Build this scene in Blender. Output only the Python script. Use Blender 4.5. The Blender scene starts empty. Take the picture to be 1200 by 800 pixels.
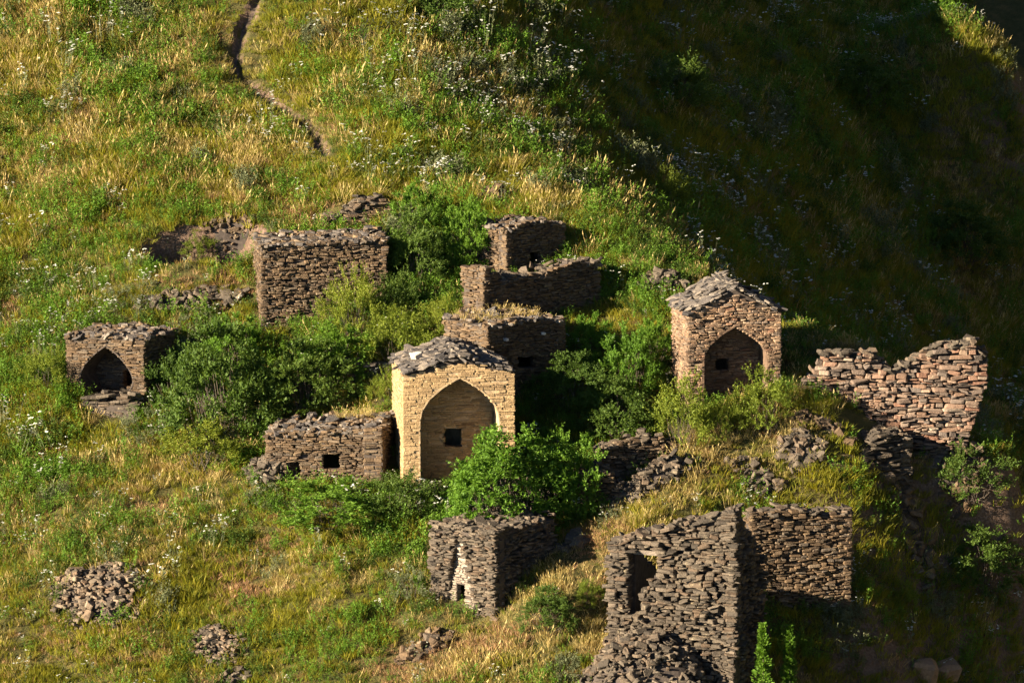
import bpy, math, random
import numpy as np
from mathutils import Vector, Euler, Matrix

SC = bpy.context.scene
COL = SC.collection
R = math.radians
rng = np.random.default_rng(7)
random.seed(7)

# ------------------------------------------------------------------ camera, sky, sun, exposure
PITCH = R(8.5)
DIST = 100.0
cam_data = bpy.data.cameras.new('camera')
cam_data.lens = 132.0
cam_data.sensor_width = 36.0
cam_data.clip_start = 1.0
cam_data.clip_end = 2000.0
cam = bpy.data.objects.new('camera', cam_data)
COL.objects.link(cam)
CAM = np.array([0.0, -DIST * math.cos(PITCH), DIST * math.sin(PITCH)])
cam.location = CAM.tolist()
cam.rotation_euler = (math.pi / 2 - PITCH, 0, 0)
SC.camera = cam

SUN_EL = R(18.0)
SUN_H = (-0.885, -0.465)                       # horizontal direction towards the sun
_h = math.hypot(*SUN_H)
SUN = Vector((SUN_H[0] / _h * math.cos(SUN_EL), SUN_H[1] / _h * math.cos(SUN_EL), math.sin(SUN_EL)))
world = bpy.data.worlds.new('World')
SC.world = world
world.use_nodes = True
wn = world.node_tree
bg = wn.nodes['Background']
sky = wn.nodes.new('ShaderNodeTexSky')
sky.sky_type = 'NISHITA'
sky.sun_disc = False
sky.altitude = 3000.0          # thin, clear mountain air
sky.air_density = 0.45
sky.dust_density = 0.0
sky.sun_elevation = SUN_EL
sky.sun_rotation = math.atan2(SUN.x, SUN.y)
wn.links.new(sky.outputs[0], bg.inputs[0])
bg.inputs[1].default_value = 0.05
sun_data = bpy.data.lights.new('sun', 'SUN')
sun_data.energy = 5.0
sun_data.angle = R(0.55)
sun_data.color = (1.0, 0.84, 0.64)
sun = bpy.data.objects.new('sun', sun_data)
COL.objects.link(sun)
sun.rotation_euler = SUN.to_track_quat('Z', 'Y').to_euler()
sun.location = (-60, -40, 60)
SC.view_settings.view_transform = 'Standard'
SC.view_settings.look = 'None'
SC.view_settings.gamma = 1.0
SC.view_settings.use_curve_mapping = False
SC.view_settings.exposure = 2.1
SC.render.engine = 'CYCLES'
SC.cycles.use_adaptive_sampling = True
SC.cycles.adaptive_threshold = 0.025
SC.cycles.max_bounces = 4
SC.cycles.diffuse_bounces = 1
SC.cycles.transmission_bounces = 2

# ------------------------------------------------------------------ noise and terrain
_perm = np.random.default_rng(11).random((256, 256))


def vnoise(x, y):
    xi = np.floor(x).astype(int); yi = np.floor(y).astype(int)
    fx = x - xi; fy = y - yi
    fx = fx * fx * fx * (fx * (fx * 6 - 15) + 10); fy = fy * fy * fy * (fy * (fy * 6 - 15) + 10)
    a = _perm[xi & 255, yi & 255]; b = _perm[(xi + 1) & 255, yi & 255]
    c = _perm[xi & 255, (yi + 1) & 255]; d = _perm[(xi + 1) & 255, (yi + 1) & 255]
    return (a * (1 - fx) + b * fx) * (1 - fy) + (c * (1 - fx) + d * fx) * fy - 0.5


def fbm(x, y, wl, octv=4, seed=0):
    o = 0.0; amp = 1.0; f = 1.0 / wl
    for k in range(octv):
        o = o + amp * vnoise(x * f + 17.3 * seed + 31.7 * k, y * f + 9.1 * seed + 12.9 * k)
        amp *= 0.5; f *= 2.03
    return o


def softplus(t):
    return np.where(t > 30, t, np.log1p(np.exp(np.minimum(t, 30))))


def smooth(a, b, t):
    t = np.clip((t - a) / (b - a), 0, 1)
    return t * t * (3 - 2 * t)


XS_Y = np.array([-60, -14, -9, -5, -2, 0, 4, 8, 14, 22, 60.0])
XS_X = np.array([4.5, 5.4, 6.6, 8.6, 10.3, 9.7, 5.2, 2.4, 0.0, -2.4, -12.0])


def base_height(x, y):
    z = 0.55 * (softplus((y + 38) / 6.0) * 6.0 - 38)
    z = z - 0.25 * softplus((y - 60) / 8.0) * 8.0
    z = z + 0.10 * -softplus(-(x - 1.0) / 4.0) * 4.0
    xs = np.interp(y, XS_Y, XS_X)
    w = 0.95 + 2.45 * smooth(1.0, 12.0, y)
    k = 1.25 - 0.25 * smooth(0.0, 8.0, y)
    z = z - k * (softplus((x - xs) / w) * w - softplus((x - xs - 26.0) / 5) * 5 * 1.5)
    return z


def gauss(x, y, cx, cy, rx, ry, ang=0.0):
    c, s = math.cos(ang), math.sin(ang)
    dx, dy = x - cx, y - cy
    u = (c * dx + s * dy) / rx; v = (-s * dx + c * dy) / ry
    return np.exp(-(u * u + v * v))


BUMPS = []          # (cx, cy, rx, ry, ang, height), world metres
PITS = []           # (cx, cy, rx, ry, ang, floor z)
RAISE = []          # crests: (cx, cy, rx, ry, z)
PADS = []           # level floors: (cx, cy, cos, sin, half width, half depth, z)
PATH = None


def polyline_dist(x, y, pts):
    d = np.full(np.shape(x), 1e9)
    for (ax, ay), (bx, by) in zip(pts[:-1], pts[1:]):
        vx, vy = bx - ax, by - ay
        t = np.clip(((x - ax) * vx + (y - ay) * vy) / (vx * vx + vy * vy), 0, 1)
        d = np.minimum(d, np.hypot(x - ax - t * vx, y - ay - t * vy))
    return d


def H(x, y):
    x = np.asarray(x, float); y = np.asarray(y, float)
    z = base_height(x, y)
    for (cx, cy, rx, ry, a, h) in BUMPS:
        z = z + h * gauss(x, y, cx, cy, rx, ry, a)
    z = z + 0.75 * fbm(x, y, 7.0, 2, 1) + 0.26 * fbm(x, y, 1.9, 2, 2) + 0.10 * fbm(x, y, 0.55, 2, 3)
    for (cx, cy, rx, ry, zt) in RAISE:
        r = np.hypot((x - cx) / rx, (y - cy) / ry)
        m = np.exp(-np.maximum(r - 0.75, 0) ** 2 * 2.0)
        z = z + np.maximum(zt + 0.25 * fbm(x, y, 0.8, 2, 9) - z, 0) * m
    for (cx, cy, rx, ry, a, fl) in PITS:
        c, s = math.cos(a), math.sin(a)
        u = (c * (x - cx) + s * (y - cy)) / rx; v = (-s * (x - cx) + c * (y - cy)) / ry
        r = (np.abs(u) ** 3 + np.abs(v) ** 3) ** (1 / 3) + 0.35 * fbm(x, y, 0.9, 2, 5)
        m = 1 - smooth(0.86, 1.1, r)
        z = z * (1 - m) + np.minimum(z, fl + 0.12 * fbm(x, y, 0.6, 2, 8)) * m
    for (cx, cy, c, s, hw, hd, fl) in PADS:
        u = np.abs(c * (x - cx) + s * (y - cy)) / hw; v = np.abs(-s * (x - cx) + c * (y - cy)) / hd
        m = 1 - smooth(0.85, 1.0, np.maximum(u, v))
        z = z * (1 - m) + np.minimum(z, fl) * m
    if PATH is not None:
        d = polyline_dist(x, y, PATH) + 0.12 * fbm(x, y, 0.8, 2, 6)
        z = z - (0.22 + 0.06 * smooth(12, 18, y)) * (1 - smooth(0.05, 0.27, d))
    return z


cp, sp_ = math.cos(PITCH), math.sin(PITCH)
F_PX = 1200 * 132.0 / 36.0


def ray(px, py):
    u = (px - 600) / F_PX; v = (400 - py) / F_PX
    d = np.array([u, cp + v * sp_, -sp_ + v * cp])
    return d / np.linalg.norm(d)


def at(px, py):
    """The point of the ground seen at a spot of the photograph."""
    d = ray(px, py)
    t = np.arange(70, 190, 0.05)
    P = CAM[None, :] + d[None, :] * t[:, None]
    below = np.nonzero(P[:, 2] < H(P[:, 0], P[:, 1]))[0]
    i = below[0] if len(below) else len(t) - 1
    return P[i]


def mpp(p):
    """Metres for one pixel of the photograph at a point."""
    d = (p[1] - CAM[1]) * cp - (p[2] - CAM[2]) * sp_
    return d / F_PX


def bump(px, py, rx, ry, ang, h):
    p = at(px, py)
    BUMPS.append((p[0], p[1], rx, ry, ang, h))


# the spur that carries the tower ruin and the long wall, and smaller swells
bump(770, 640, 1.5, 5.5, R(-38), 1.05)
bump(960, 520, 3.2, 1.8, R(-10), 0.85)
bump(1030, 770, 1.7, 1.4, 0, 0.9)
RAISE.append((11.6, -2.7, 1.3, 0.6, -2.3))
BUMPS.append((8.1, -5.0, 1.3, 1.3, 0.0, 0.35))
BUMPS.append((17.0, 40.0, 3.6, 3.6, 0.0, 4.1))
bump(430, 20, 2.4, 1.2, R(10), 0.5)
bump(230, 330, 2.2, 0.9, 0, 0.35)
bump(100, 120, 3.0, 1.2, R(15), 0.35)
p1, p2 = at(232, 302), at(515, 32)
PITS.append((p1[0] + 0.0, p1[1] + 0.85, 1.85, 1.05, R(8), p1[2] - 0.9))
PITS.append((p2[0], p2[1] + 0.5, 0.9, 0.6, 0, p2[2]))
PATH_PX = [(312, -40), (300, 0), (284, 30), (276, 62), (280, 90), (298, 104), (330, 126), (362, 148), (382, 178)]
PATH = [tuple(at(*q)[:2]) for q in PATH_PX]


for (px_, py_, rot_, hw_, hd_, yc_) in ((538, 566, 7, 1.3, 1.35, 1.5), (860, 466, 8, 1.1, 1.0, 1.17), (124, 470, -20, 1.0, 0.85, 1.05)):
    q_ = at(px_, py_); c_, s_ = math.cos(R(rot_)), math.sin(R(rot_))
    PADS.append((q_[0] - s_ * yc_, q_[1] + c_ * yc_, c_, s_, hw_, hd_, q_[2] - 0.10))


def grid_axis(lo, hi, fine, far, grow=1.22):
    core = list(np.arange(lo, hi + 1e-6, fine))
    s = fine; a = core[0]; left = []
    while a > -far:
        s *= grow; a -= s; left.append(a)
    s = fine; b = core[-1]; right = []
    while b < far:
        s *= grow; b += s; right.append(b)
    return np.array(left[::-1] + core + right)


# ------------------------------------------------------------------ mesh helpers
def mesh_from(name, v, f, mats=(), smooth_faces=False):
    me = bpy.data.meshes.new(name)
    v = np.asarray(v, float)
    if isinstance(f, np.ndarray):
        n, k = f.shape
        me.vertices.add(len(v)); me.vertices.foreach_set('co', v.ravel())
        me.loops.add(n * k); me.loops.foreach_set('vertex_index', f.astype(np.int32).ravel())
        me.polygons.add(n)
        me.polygons.foreach_set('loop_start', np.arange(0, n * k, k, dtype=np.int32))
        me.polygons.foreach_set('loop_total', np.full(n, k, np.int32))
        me.update(calc_edges=True); me.validate()
    else:
        me.from_pydata(v.tolist(), [], f); me.update()
    for m in mats:
        me.materials.append(m)
    if smooth_faces:
        me.polygons.foreach_set('use_smooth', np.ones(len(me.polygons), bool))
    return me


def link(name, data, parent=None):
    o = bpy.data.objects.new(name, data)
    COL.objects.link(o)
    if parent is not None:
        o.parent = parent
    return o


def tag(o, label=None, cat=None, group=None, kind=None):
    if label: o['label'] = label
    if cat: o['category'] = cat
    if group: o['group'] = group
    if kind: o['kind'] = kind
    return o


# ------------------------------------------------------------------ materials
class NT:
    def __init__(self, name):
        self.m = bpy.data.materials.new(name); self.m.use_nodes = True
        self.t = self.m.node_tree; self.t.nodes.clear()
        self.out = self.n('ShaderNodeOutputMaterial')

    def n(self, typ, **kw):
        nd = self.t.nodes.new(typ)
        for k, v in kw.items(): setattr(nd, k, v)
        return nd

    def l(self, a, b): self.t.links.new(a, b)

    def val(self, sock, v):
        if hasattr(v, 'node'): self.l(v, sock)
        else: sock.default_value = v

    def math(self, op, a, b=0.0):
        nd = self.n('ShaderNodeMath', operation=op)
        self.val(nd.inputs[0], a); self.val(nd.inputs[1], b)
        return nd.outputs[0]

    def ramp(self, fac, stops, mode='LINEAR'):
        nd = self.n('ShaderNodeValToRGB'); cr = nd.color_ramp; cr.interpolation = mode
        while len(cr.elements) > 1: cr.elements.remove(cr.elements[-1])
        for i, (p, c) in enumerate(stops):
            e = cr.elements[0] if i == 0 else cr.elements.new(p)
            e.position = p
            e.color = (*c, 1) if len(c) == 3 else c
        self.l(fac, nd.inputs[0]); return nd.outputs[0]

    def noise(self, vec, scale, detail=3.0, rough=0.55):
        nd = self.n('ShaderNodeTexNoise'); nd.inputs['Scale'].default_value = scale
        nd.inputs['Detail'].default_value = detail; nd.inputs['Roughness'].default_value = rough
        if vec is not None: self.l(vec, nd.inputs['Vector'])
        return nd.outputs[0]

    def mix(self, fac, a, b, blend='MIX'):
        nd = self.n('ShaderNodeMix', data_type='RGBA', blend_type=blend)
        self.val(nd.inputs[0], fac)
        for s, v in ((nd.inputs[6], a), (nd.inputs[7], b)):
            if hasattr(v, 'node'): self.l(v, s)
            else: s.default_value = (*v, 1)
        return nd.outputs[2]


def stone_material(name, stops, dirt=(0.05, 0.04, 0.03), dirt_amt=0.45, lichen=None, bump_d=0.03):
    """Stones: every stone its own tone, with weathering, grain and lichen."""
    t = NT(name)
    geo = t.n('ShaderNodeNewGeometry'); oi = t.n('ShaderNodeObjectInfo')
    r = t.math('FRACT', t.math('ADD', geo.outputs['Random Per Island'], oi.outputs['Random']))
    col = t.ramp(r, stops)
    big = t.noise(geo.outputs['Position'], 1.3, 4, 0.6)
    grain = t.noise(geo.outputs['Position'], 14.0, 5, 0.7)
    col = t.mix(t.math('MULTIPLY', t.ramp(big, [(0.42, (0, 0, 0)), (0.68, (1, 1, 1))]), dirt_amt), col, dirt)
    col = t.mix(0.65, col, t.ramp(grain, [(0.25, (0.5, 0.48, 0.46)), (0.5, (0.95, 0.93, 0.9)), (0.78, (1.35, 1.3, 1.22))]), 'MULTIPLY')
    if lichen:
        lc = t.noise(geo.outputs['Position'], 5.0, 5, 0.7)
        col = t.mix(t.math('MULTIPLY', t.ramp(lc, [(0.60, (0, 0, 0)), (0.68, (1, 1, 1))]), 0.55), col, lichen)
    b = t.n('ShaderNodeBump'); b.inputs['Strength'].default_value = 0.9; b.inputs['Distance'].default_value = bump_d
    fine = t.noise(geo.outputs['Position'], 22.0, 5, 0.75)
    t.l(t.math('ADD', grain, fine), b.inputs['Height'])
    s = t.n('ShaderNodeBsdfPrincipled'); s.inputs['Roughness'].default_value = 0.85
    s.inputs['Specular IOR Level'].default_value = 0.25
    t.l(col, s.inputs['Base Color']); t.l(b.outputs[0], s.inputs['Normal']); t.l(s.outputs[0], t.out.inputs[0])
    return t.m


def leaf_material(name, stops, trans=0.35, tcol=(1.2, 1.25, 0.6), patch=None, patch_amt=0.5, island=True):
    t = NT(name)
    geo = t.n('ShaderNodeNewGeometry'); oi = t.n('ShaderNodeObjectInfo')
    r = oi.outputs['Random']
    if island:
        r = t.math('FRACT', t.math('ADD', t.math('MULTIPLY', geo.outputs['Random Per Island'], 0.6), t.math('MULTIPLY', r, 0.4)))
    col = t.ramp(r, stops)
    if patch:
        nz = t.noise(geo.outputs['Position'], 0.42, 4, 0.6)
        col = t.mix(t.math('MULTIPLY', t.ramp(nz, [(0.42, (0, 0, 0)), (0.62, (1, 1, 1))]), patch_amt), col, patch)
    d = t.n('ShaderNodeBsdfPrincipled'); d.inputs['Roughness'].default_value = 0.6
    d.inputs['Specular IOR Level'].default_value = 0.2
    t.l(col, d.inputs['Base Color'])
    tr = t.n('ShaderNodeBsdfTranslucent')
    t.l(t.mix(1.0, col, tcol, 'MULTIPLY'), tr.inputs[0])
    mx = t.n('ShaderNodeMixShader'); mx.inputs[0].default_value = trans
    t.l(d.outputs[0], mx.inputs[1]); t.l(tr.outputs[0], mx.inputs[2]); t.l(mx.outputs[0], t.out.inputs[0])
    return t.m


def plain_material(name, c, rough=0.9, var=0.4, scale=8.0):
    t = NT(name)
    geo = t.n('ShaderNodeNewGeometry')
    nz = t.noise(geo.outputs['Position'], scale, 4, 0.6)
    lo = tuple(x * (1 - var) for x in c); hi = tuple(x * (1 + var) for x in c)
    s = t.n('ShaderNodeBsdfPrincipled'); s.inputs['Roughness'].default_value = rough
    t.l(t.ramp(nz, [(0.3, lo), (0.7, hi)]), s.inputs['Base Color'])
    b = t.n('ShaderNodeBump'); b.inputs['Strength'].default_value = 0.7; b.inputs['Distance'].default_value = 0.03
    t.l(nz, b.inputs['Height']); t.l(b.outputs[0], s.inputs['Normal'])
    t.l(s.outputs[0], t.out.inputs[0])
    return t.m


def ground_material():
    t = NT('hillside_soil_and_turf')
    geo = t.n('ShaderNodeNewGeometry')
    pos = geo.outputs['Position']
    a = t.noise(pos, 0.5, 5, 0.6); b = t.noise(pos, 3.0, 5, 0.65); c = t.noise(pos, 16.0, 4, 0.7)
    turf = t.ramp(b, [(0.3, (0.035, 0.045, 0.012)), (0.5, (0.075, 0.075, 0.022)), (0.68, (0.16, 0.115, 0.04))])
    turf2 = t.ramp(c, [(0.3, (0.04, 0.045, 0.015)), (0.7, (0.13, 0.10, 0.04))])
    turf = t.mix(0.45, turf, turf2)
    soil = t.ramp(c, [(0.25, (0.07, 0.045, 0.03)), (0.55, (0.17, 0.115, 0.08)), (0.8, (0.30, 0.22, 0.17))])
    sx = t.n('ShaderNodeSeparateXYZ'); t.l(geo.outputs['True Normal'], sx.inputs[0])
    steep = t.math('ADD', sx.outputs[2], t.math('MULTIPLY', t.math('SUBTRACT', b, 0.5), 0.35))
    f = t.ramp(steep, [(0.52, (1, 1, 1)), (0.66, (0, 0, 0))])
    col = t.mix(f, turf, soil)
    s = t.n('ShaderNodeBsdfPrincipled'); s.inputs['Roughness'].default_value = 0.95
    s.inputs['Specular IOR Level'].default_value = 0.1
    bp = t.n('ShaderNodeBump'); bp.inputs['Strength'].default_value = 1.0; bp.inputs['Distance'].default_value = 0.06
    t.l(t.math('ADD', c, b), bp.inputs['Height'])
    t.l(col, s.inputs['Base Color']); t.l(bp.outputs[0], s.inputs['Normal']); t.l(s.outputs[0], t.out.inputs[0])
    return t.m


MAT = {}
MAT['ground'] = ground_material()
MAT['dirt'] = plain_material('trodden_earth', (0.085, 0.06, 0.042), 0.95, 0.5, 9)
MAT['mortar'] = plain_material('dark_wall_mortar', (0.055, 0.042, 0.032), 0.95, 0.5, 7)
MAT['mortar_cream'] = plain_material('cream_lime_mortar', (0.38, 0.275, 0.155), 0.95, 0.4, 6)
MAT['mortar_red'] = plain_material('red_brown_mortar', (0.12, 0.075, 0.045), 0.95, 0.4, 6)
MAT['brown'] = stone_material('brown_slate_masonry', [(0, (0.072, 0.049, 0.031)), (0.35, (0.130, 0.086, 0.047)), (0.65, (0.171, 0.116, 0.066)), (0.85, (0.109, 0.088, 0.066)), (1, (0.197, 0.145, 0.090))], lichen=(0.36, 0.27, 0.13))
MAT['cream'] = stone_material('cream_plastered_masonry', [(0, (0.311, 0.210, 0.103)), (0.3, (0.405, 0.282, 0.139)), (0.8, (0.457, 0.325, 0.168)), (0.93, (0.397, 0.269, 0.130)), (1, (0.206, 0.135, 0.065))], dirt=(0.20, 0.14, 0.085), dirt_amt=0.45)
MAT['plaster'] = stone_material('pale_broken_plaster', [(0, (0.255, 0.212, 0.162)), (0.5, (0.340, 0.289, 0.225)), (1, (0.391, 0.340, 0.272))], dirt=(0.12, 0.09, 0.065), dirt_amt=0.5)
MAT['red'] = stone_material('rusty_slate_masonry', [(0, (0.10, 0.07, 0.05)), (0.2, (0.23, 0.15, 0.09)), (0.45, (0.31, 0.20, 0.12)), (0.6, (0.21, 0.16, 0.12)), (0.8, (0.34, 0.235, 0.145)), (0.9, (0.24, 0.125, 0.075)), (1, (0.40, 0.30, 0.20))], lichen=(0.40, 0.31, 0.18))
MAT['mixed'] = stone_material('mixed_brown_and_grey_rubble', [(0, (0.075, 0.06, 0.05)), (0.2, (0.17, 0.125, 0.095)), (0.4, (0.23, 0.14, 0.09)), (0.55, (0.15, 0.125, 0.105)), (0.75, (0.28, 0.195, 0.135)), (0.9, (0.24, 0.125, 0.08)), (1, (0.34, 0.28, 0.21))], lichen=(0.36, 0.30, 0.2))
MAT['grey'] = stone_material('grey_slate_rubble', [(0, (0.050, 0.042, 0.032)), (0.35, (0.095, 0.078, 0.058)), (0.65, (0.135, 0.110, 0.079)), (0.85, (0.111, 0.076, 0.048)), (1, (0.180, 0.147, 0.108))], lichen=(0.34, 0.28, 0.17))
MAT['tan_grey'] = stone_material('sunbleached_slate_rubble', [(0, (0.075, 0.061, 0.045)), (0.35, (0.143, 0.113, 0.081)), (0.65, (0.203, 0.160, 0.111)), (0.85, (0.167, 0.110, 0.067)), (1, (0.270, 0.213, 0.151))], lichen=(0.34, 0.28, 0.17))
MAT['roof'] = stone_material('weathered_roof_slate', [(0, (0.051, 0.048, 0.046)), (0.35, (0.098, 0.088, 0.081)), (0.65, (0.153, 0.132, 0.111)), (0.85, (0.204, 0.170, 0.132)), (1, (0.306, 0.264, 0.212))], dirt=(0.045, 0.04, 0.035), dirt_amt=0.55, lichen=(0.36, 0.30, 0.20))
MAT['pale'] = stone_material('sunbleached_limestone', [(0, (0.55, 0.50, 0.42)), (1, (0.70, 0.65, 0.56))], dirt_amt=0.15)
MAT['bark'] = plain_material('grey_brown_bark', (0.09, 0.07, 0.05), 0.95, 0.4, 20)
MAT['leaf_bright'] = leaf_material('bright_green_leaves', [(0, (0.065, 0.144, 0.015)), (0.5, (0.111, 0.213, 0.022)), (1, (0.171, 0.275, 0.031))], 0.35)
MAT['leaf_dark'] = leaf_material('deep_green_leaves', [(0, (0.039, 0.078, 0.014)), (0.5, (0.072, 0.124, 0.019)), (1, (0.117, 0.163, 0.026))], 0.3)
MAT['leaf_yellow'] = leaf_material('yellow_green_leaves', [(0, (0.095, 0.137, 0.016)), (0.5, (0.158, 0.205, 0.023)), (1, (0.240, 0.260, 0.034))], 0.35)
MAT['leaf_sage'] = leaf_material('grey_green_wormwood', [(0, (0.10, 0.12, 0.05)), (0.5, (0.15, 0.17, 0.08)), (1, (0.21, 0.225, 0.115))], 0.2, (1, 1, 0.8))
MAT['grass_green'] = leaf_material('green_grass_blades', [(0, (0.082, 0.115, 0.014)), (0.35, (0.140, 0.169, 0.018)), (0.7, (0.222, 0.224, 0.025)), (1, (0.325, 0.256, 0.040))], 0.35, (1.2, 1.15, 0.5), (0.17, 0.145, 0.028), 0.45)
MAT['grass_straw'] = leaf_material('dry_straw_grass', [(0, (0.295, 0.235, 0.072)), (0.4, (0.442, 0.350, 0.120)), (0.75, (0.565, 0.458, 0.190)), (1, (0.393, 0.267, 0.096))], 0.3, (1.1, 1.0, 0.7), (0.34, 0.21, 0.08), 0.35)
MAT['grass_olive'] = leaf_material('withered_turf_blades', [(0, (0.127, 0.105, 0.020)), (0.4, (0.240, 0.185, 0.040)), (0.75, (0.341, 0.246, 0.070)), (1, (0.304, 0.172, 0.050))], 0.3, (1.1, 1.0, 0.7), (0.26, 0.15, 0.055), 0.5)
MAT['grass_rust'] = leaf_material('rust_orange_dry_turf', [(0, (0.209, 0.115, 0.052)), (0.5, (0.342, 0.200, 0.098)), (1, (0.437, 0.290, 0.161))], 0.25, (1.1, 0.95, 0.7))
MAT['grass_lime'] = leaf_material('fresh_meadow_grass', [(0, (0.142, 0.167, 0.014)), (0.5, (0.234, 0.234, 0.020)), (1, (0.353, 0.297, 0.035))], 0.4, (1.2, 1.15, 0.5))
MAT['petal'] = leaf_material('white_flower_heads', [(0, (0.55, 0.57, 0.45)), (1, (0.80, 0.80, 0.70))], 0.3, (1, 1, 1))
MAT['rust_leaf'] = leaf_material('red_brown_seed_heads', [(0, (0.16, 0.04, 0.03)), (1, (0.30, 0.09, 0.06))], 0.2, (1.1, 0.8, 0.7))

# ------------------------------------------------------------------ the hillside
gx = grid_axis(-17.5, 17.5, 0.125, 260)
gy = grid_axis(-21, 36, 0.13, 260)
X, Y = np.meshgrid(gx, gy, indexing='ij')
Z = H(X.ravel(), Y.ravel())
nx, ny = len(gx), len(gy)
ii, jj = np.meshgrid(np.arange(nx - 1), np.arange(ny - 1), indexing='ij')
q = (ii * ny + jj).ravel()
hill = link('hillside', mesh_from('hillside', np.c_[X.ravel(), Y.ravel(), Z], np.c_[q, q + ny, q + ny + 1, q + 1], [MAT['ground']], True))
tag(hill, kind='structure')

# the narrow footpath worn into the slope
pp = np.array(PATH)
pv, pf = [], []
fine = []
for (a, b) in zip(pp[:-1], pp[1:]):
    for t in np.linspace(0, 1, 10, endpoint=False):
        fine.append(a + (b - a) * t)
fine.append(pp[-1]); fine = np.array(fine)
for i, p in enumerate(fine):
    d = fine[min(i + 1, len(fine) - 1)] - fine[max(i - 1, 0)]
    d /= np.linalg.norm(d); nrm = np.array([-d[1], d[0]])
    wv = 0.10 + 0.03 * float(smooth(12, 18, p[1])) + 0.025 * math.sin(i * 1.3)
    for k in (-1, -0.5, 0, 0.5, 1):
        c = p + nrm * k * wv
        pv.append((c[0], c[1], float(H(c[0], c[1])) + (0.02 if abs(k) < 1 else -0.02)))
for i in range(len(fine) - 1):
    for k in range(4):
        pf.append((i * 5 + k, i * 5 + k + 1, i * 5 + k + 6, i * 5 + k + 5))
tag(link('footpath', mesh_from('footpath', pv, pf, [MAT['dirt']], True)), kind='structure')

# ------------------------------------------------------------------ stones
def chamfer_box(rs, jit=0.17, cut=0.12):
    """An irregular squared stone with broken edges, unit size."""
    v = []
    for sx in (-1, 1):
        for sy in (-1, 1):
            for sz in (-1, 1):
                j = rs.uniform(-jit, jit, 3)
                for ax in range(3):
                    c = np.array([sx, sy, sz], float) * 0.5 * (1 - 0.0)
                    cc = c * (1 - cut * 2 * rs.uniform(0.5, 1.4))
                    cc[ax] = c[ax]
                    v.append(cc + j * 0.5)
    v = np.array(v)
    # convex hull of these points
    import bmesh
    bm = bmesh.new()
    for p in v: bm.verts.new(p)
    r = bmesh.ops.convex_hull(bm, input=bm.verts)
    gone = [e for e in r['geom_interior'] if isinstance(e, bmesh.types.BMVert)]
    if gone: bmesh.ops.delete(bm, geom=gone, context='VERTS')
    bm.verts.index_update()
    vs = np.array([p.co[:] for p in bm.verts]); fs = [[q.index for q in f.verts] for f in bm.faces]
    bm.free()
    return vs, fs


def slab(rs):
    """A thin irregular slate plate, unit size."""
    n = int(rs.integers(5, 8))
    ang = np.sort((np.arange(n) + rs.uniform(-0.35, 0.35, n)) / n * 2 * math.pi)
    rad = rs.uniform(0.38, 0.58, n)
    v = []
    for z, k in ((-0.5, 0.93), (0.1, 1.0), (0.5, 0.90)):
        for a, r in zip(ang, rad):
            v.append((math.cos(a) * r * k, math.sin(a) * r * k, z + rs.uniform(-0.12, 0.12)))
    f = []
    for lv in range(2):
        for i in range(n):
            j = (i + 1) % n
            f.append([lv * n + i, lv * n + j, (lv + 1) * n + j, (lv + 1) * n + i])
    for i in range(1, n - 1):
        f.append([2 * n, 2 * n + i, 2 * n + i + 1]); f.append([0, i + 1, i])
    return np.array(v), f


_rs = np.random.default_rng(3)
BLOCKS = [chamfer_box(_rs) for _ in range(14)]
NEAT = [chamfer_box(_rs, 0.09, 0.06) for _ in range(14)]
SLABS = [slab(_rs) for _ in range(14)]
_cache = {}


def unit_mesh(kind, i, mat):
    key = (kind, i, mat)
    if key not in _cache:
        v, f = {'b': BLOCKS, 'n': NEAT, 's': SLABS}[kind][i]
        _cache[key] = mesh_from('slate' if kind == 's' else 'stone', v, f, [MAT[mat]])
    return _cache[key]


class Stones:
    """Collects stones of one part; the largest become objects, the rest one part."""
    def __init__(self, mat, name='stone'):
        self.mat = mat; self.name = name; self.items = []

    def add(self, kind, loc, eul, size):
        self.items.append((kind, int(rng.integers(0, 14)), tuple(map(float, loc)), tuple(map(float, eul)), tuple(map(float, size))))


def emit(groups, limit=300, rest_name='small_stones'):
    """groups: [(Stones, parent)]; at most `limit` stones of a thing are parts, the rest are joined per parent."""
    allit = []
    for g, (st, par) in enumerate(groups):
        for it in st.items:
            s = sorted(it[4]); allit.append((s[2] * s[1], g, it))
    allit.sort(key=lambda a: -a[0])
    rest = {}
    for k, (_, g, it) in enumerate(allit):
        st, par = groups[g]
        kind, vi, loc, eul, size = it
        if k < limit:
            o = bpy.data.objects.new(st.name, unit_mesh(kind, vi, st.mat))
            COL.objects.link(o); o.parent = par
            o.location = loc; o.rotation_euler = eul; o.scale = size
        else:
            rest.setdefault(g, []).append(it)
    for g, its in rest.items():
        st, par = groups[g]
        vs, fs, off = [], [], 0
        for kind, vi, loc, eul, size in its:
            v, f = {'b': BLOCKS, 'n': NEAT, 's': SLABS}[kind][vi]
            M = np.array(Euler(eul).to_matrix())
            vs.append((v * np.array(size)) @ M.T + np.array(loc))
            fs += [[i + off for i in q] for q in f]; off += len(v)
        o = link(rest_name, mesh_from(rest_name, np.concatenate(vs), fs, [MAT[st.mat]]), par)
        o['kind'] = 'stuff'


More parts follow.
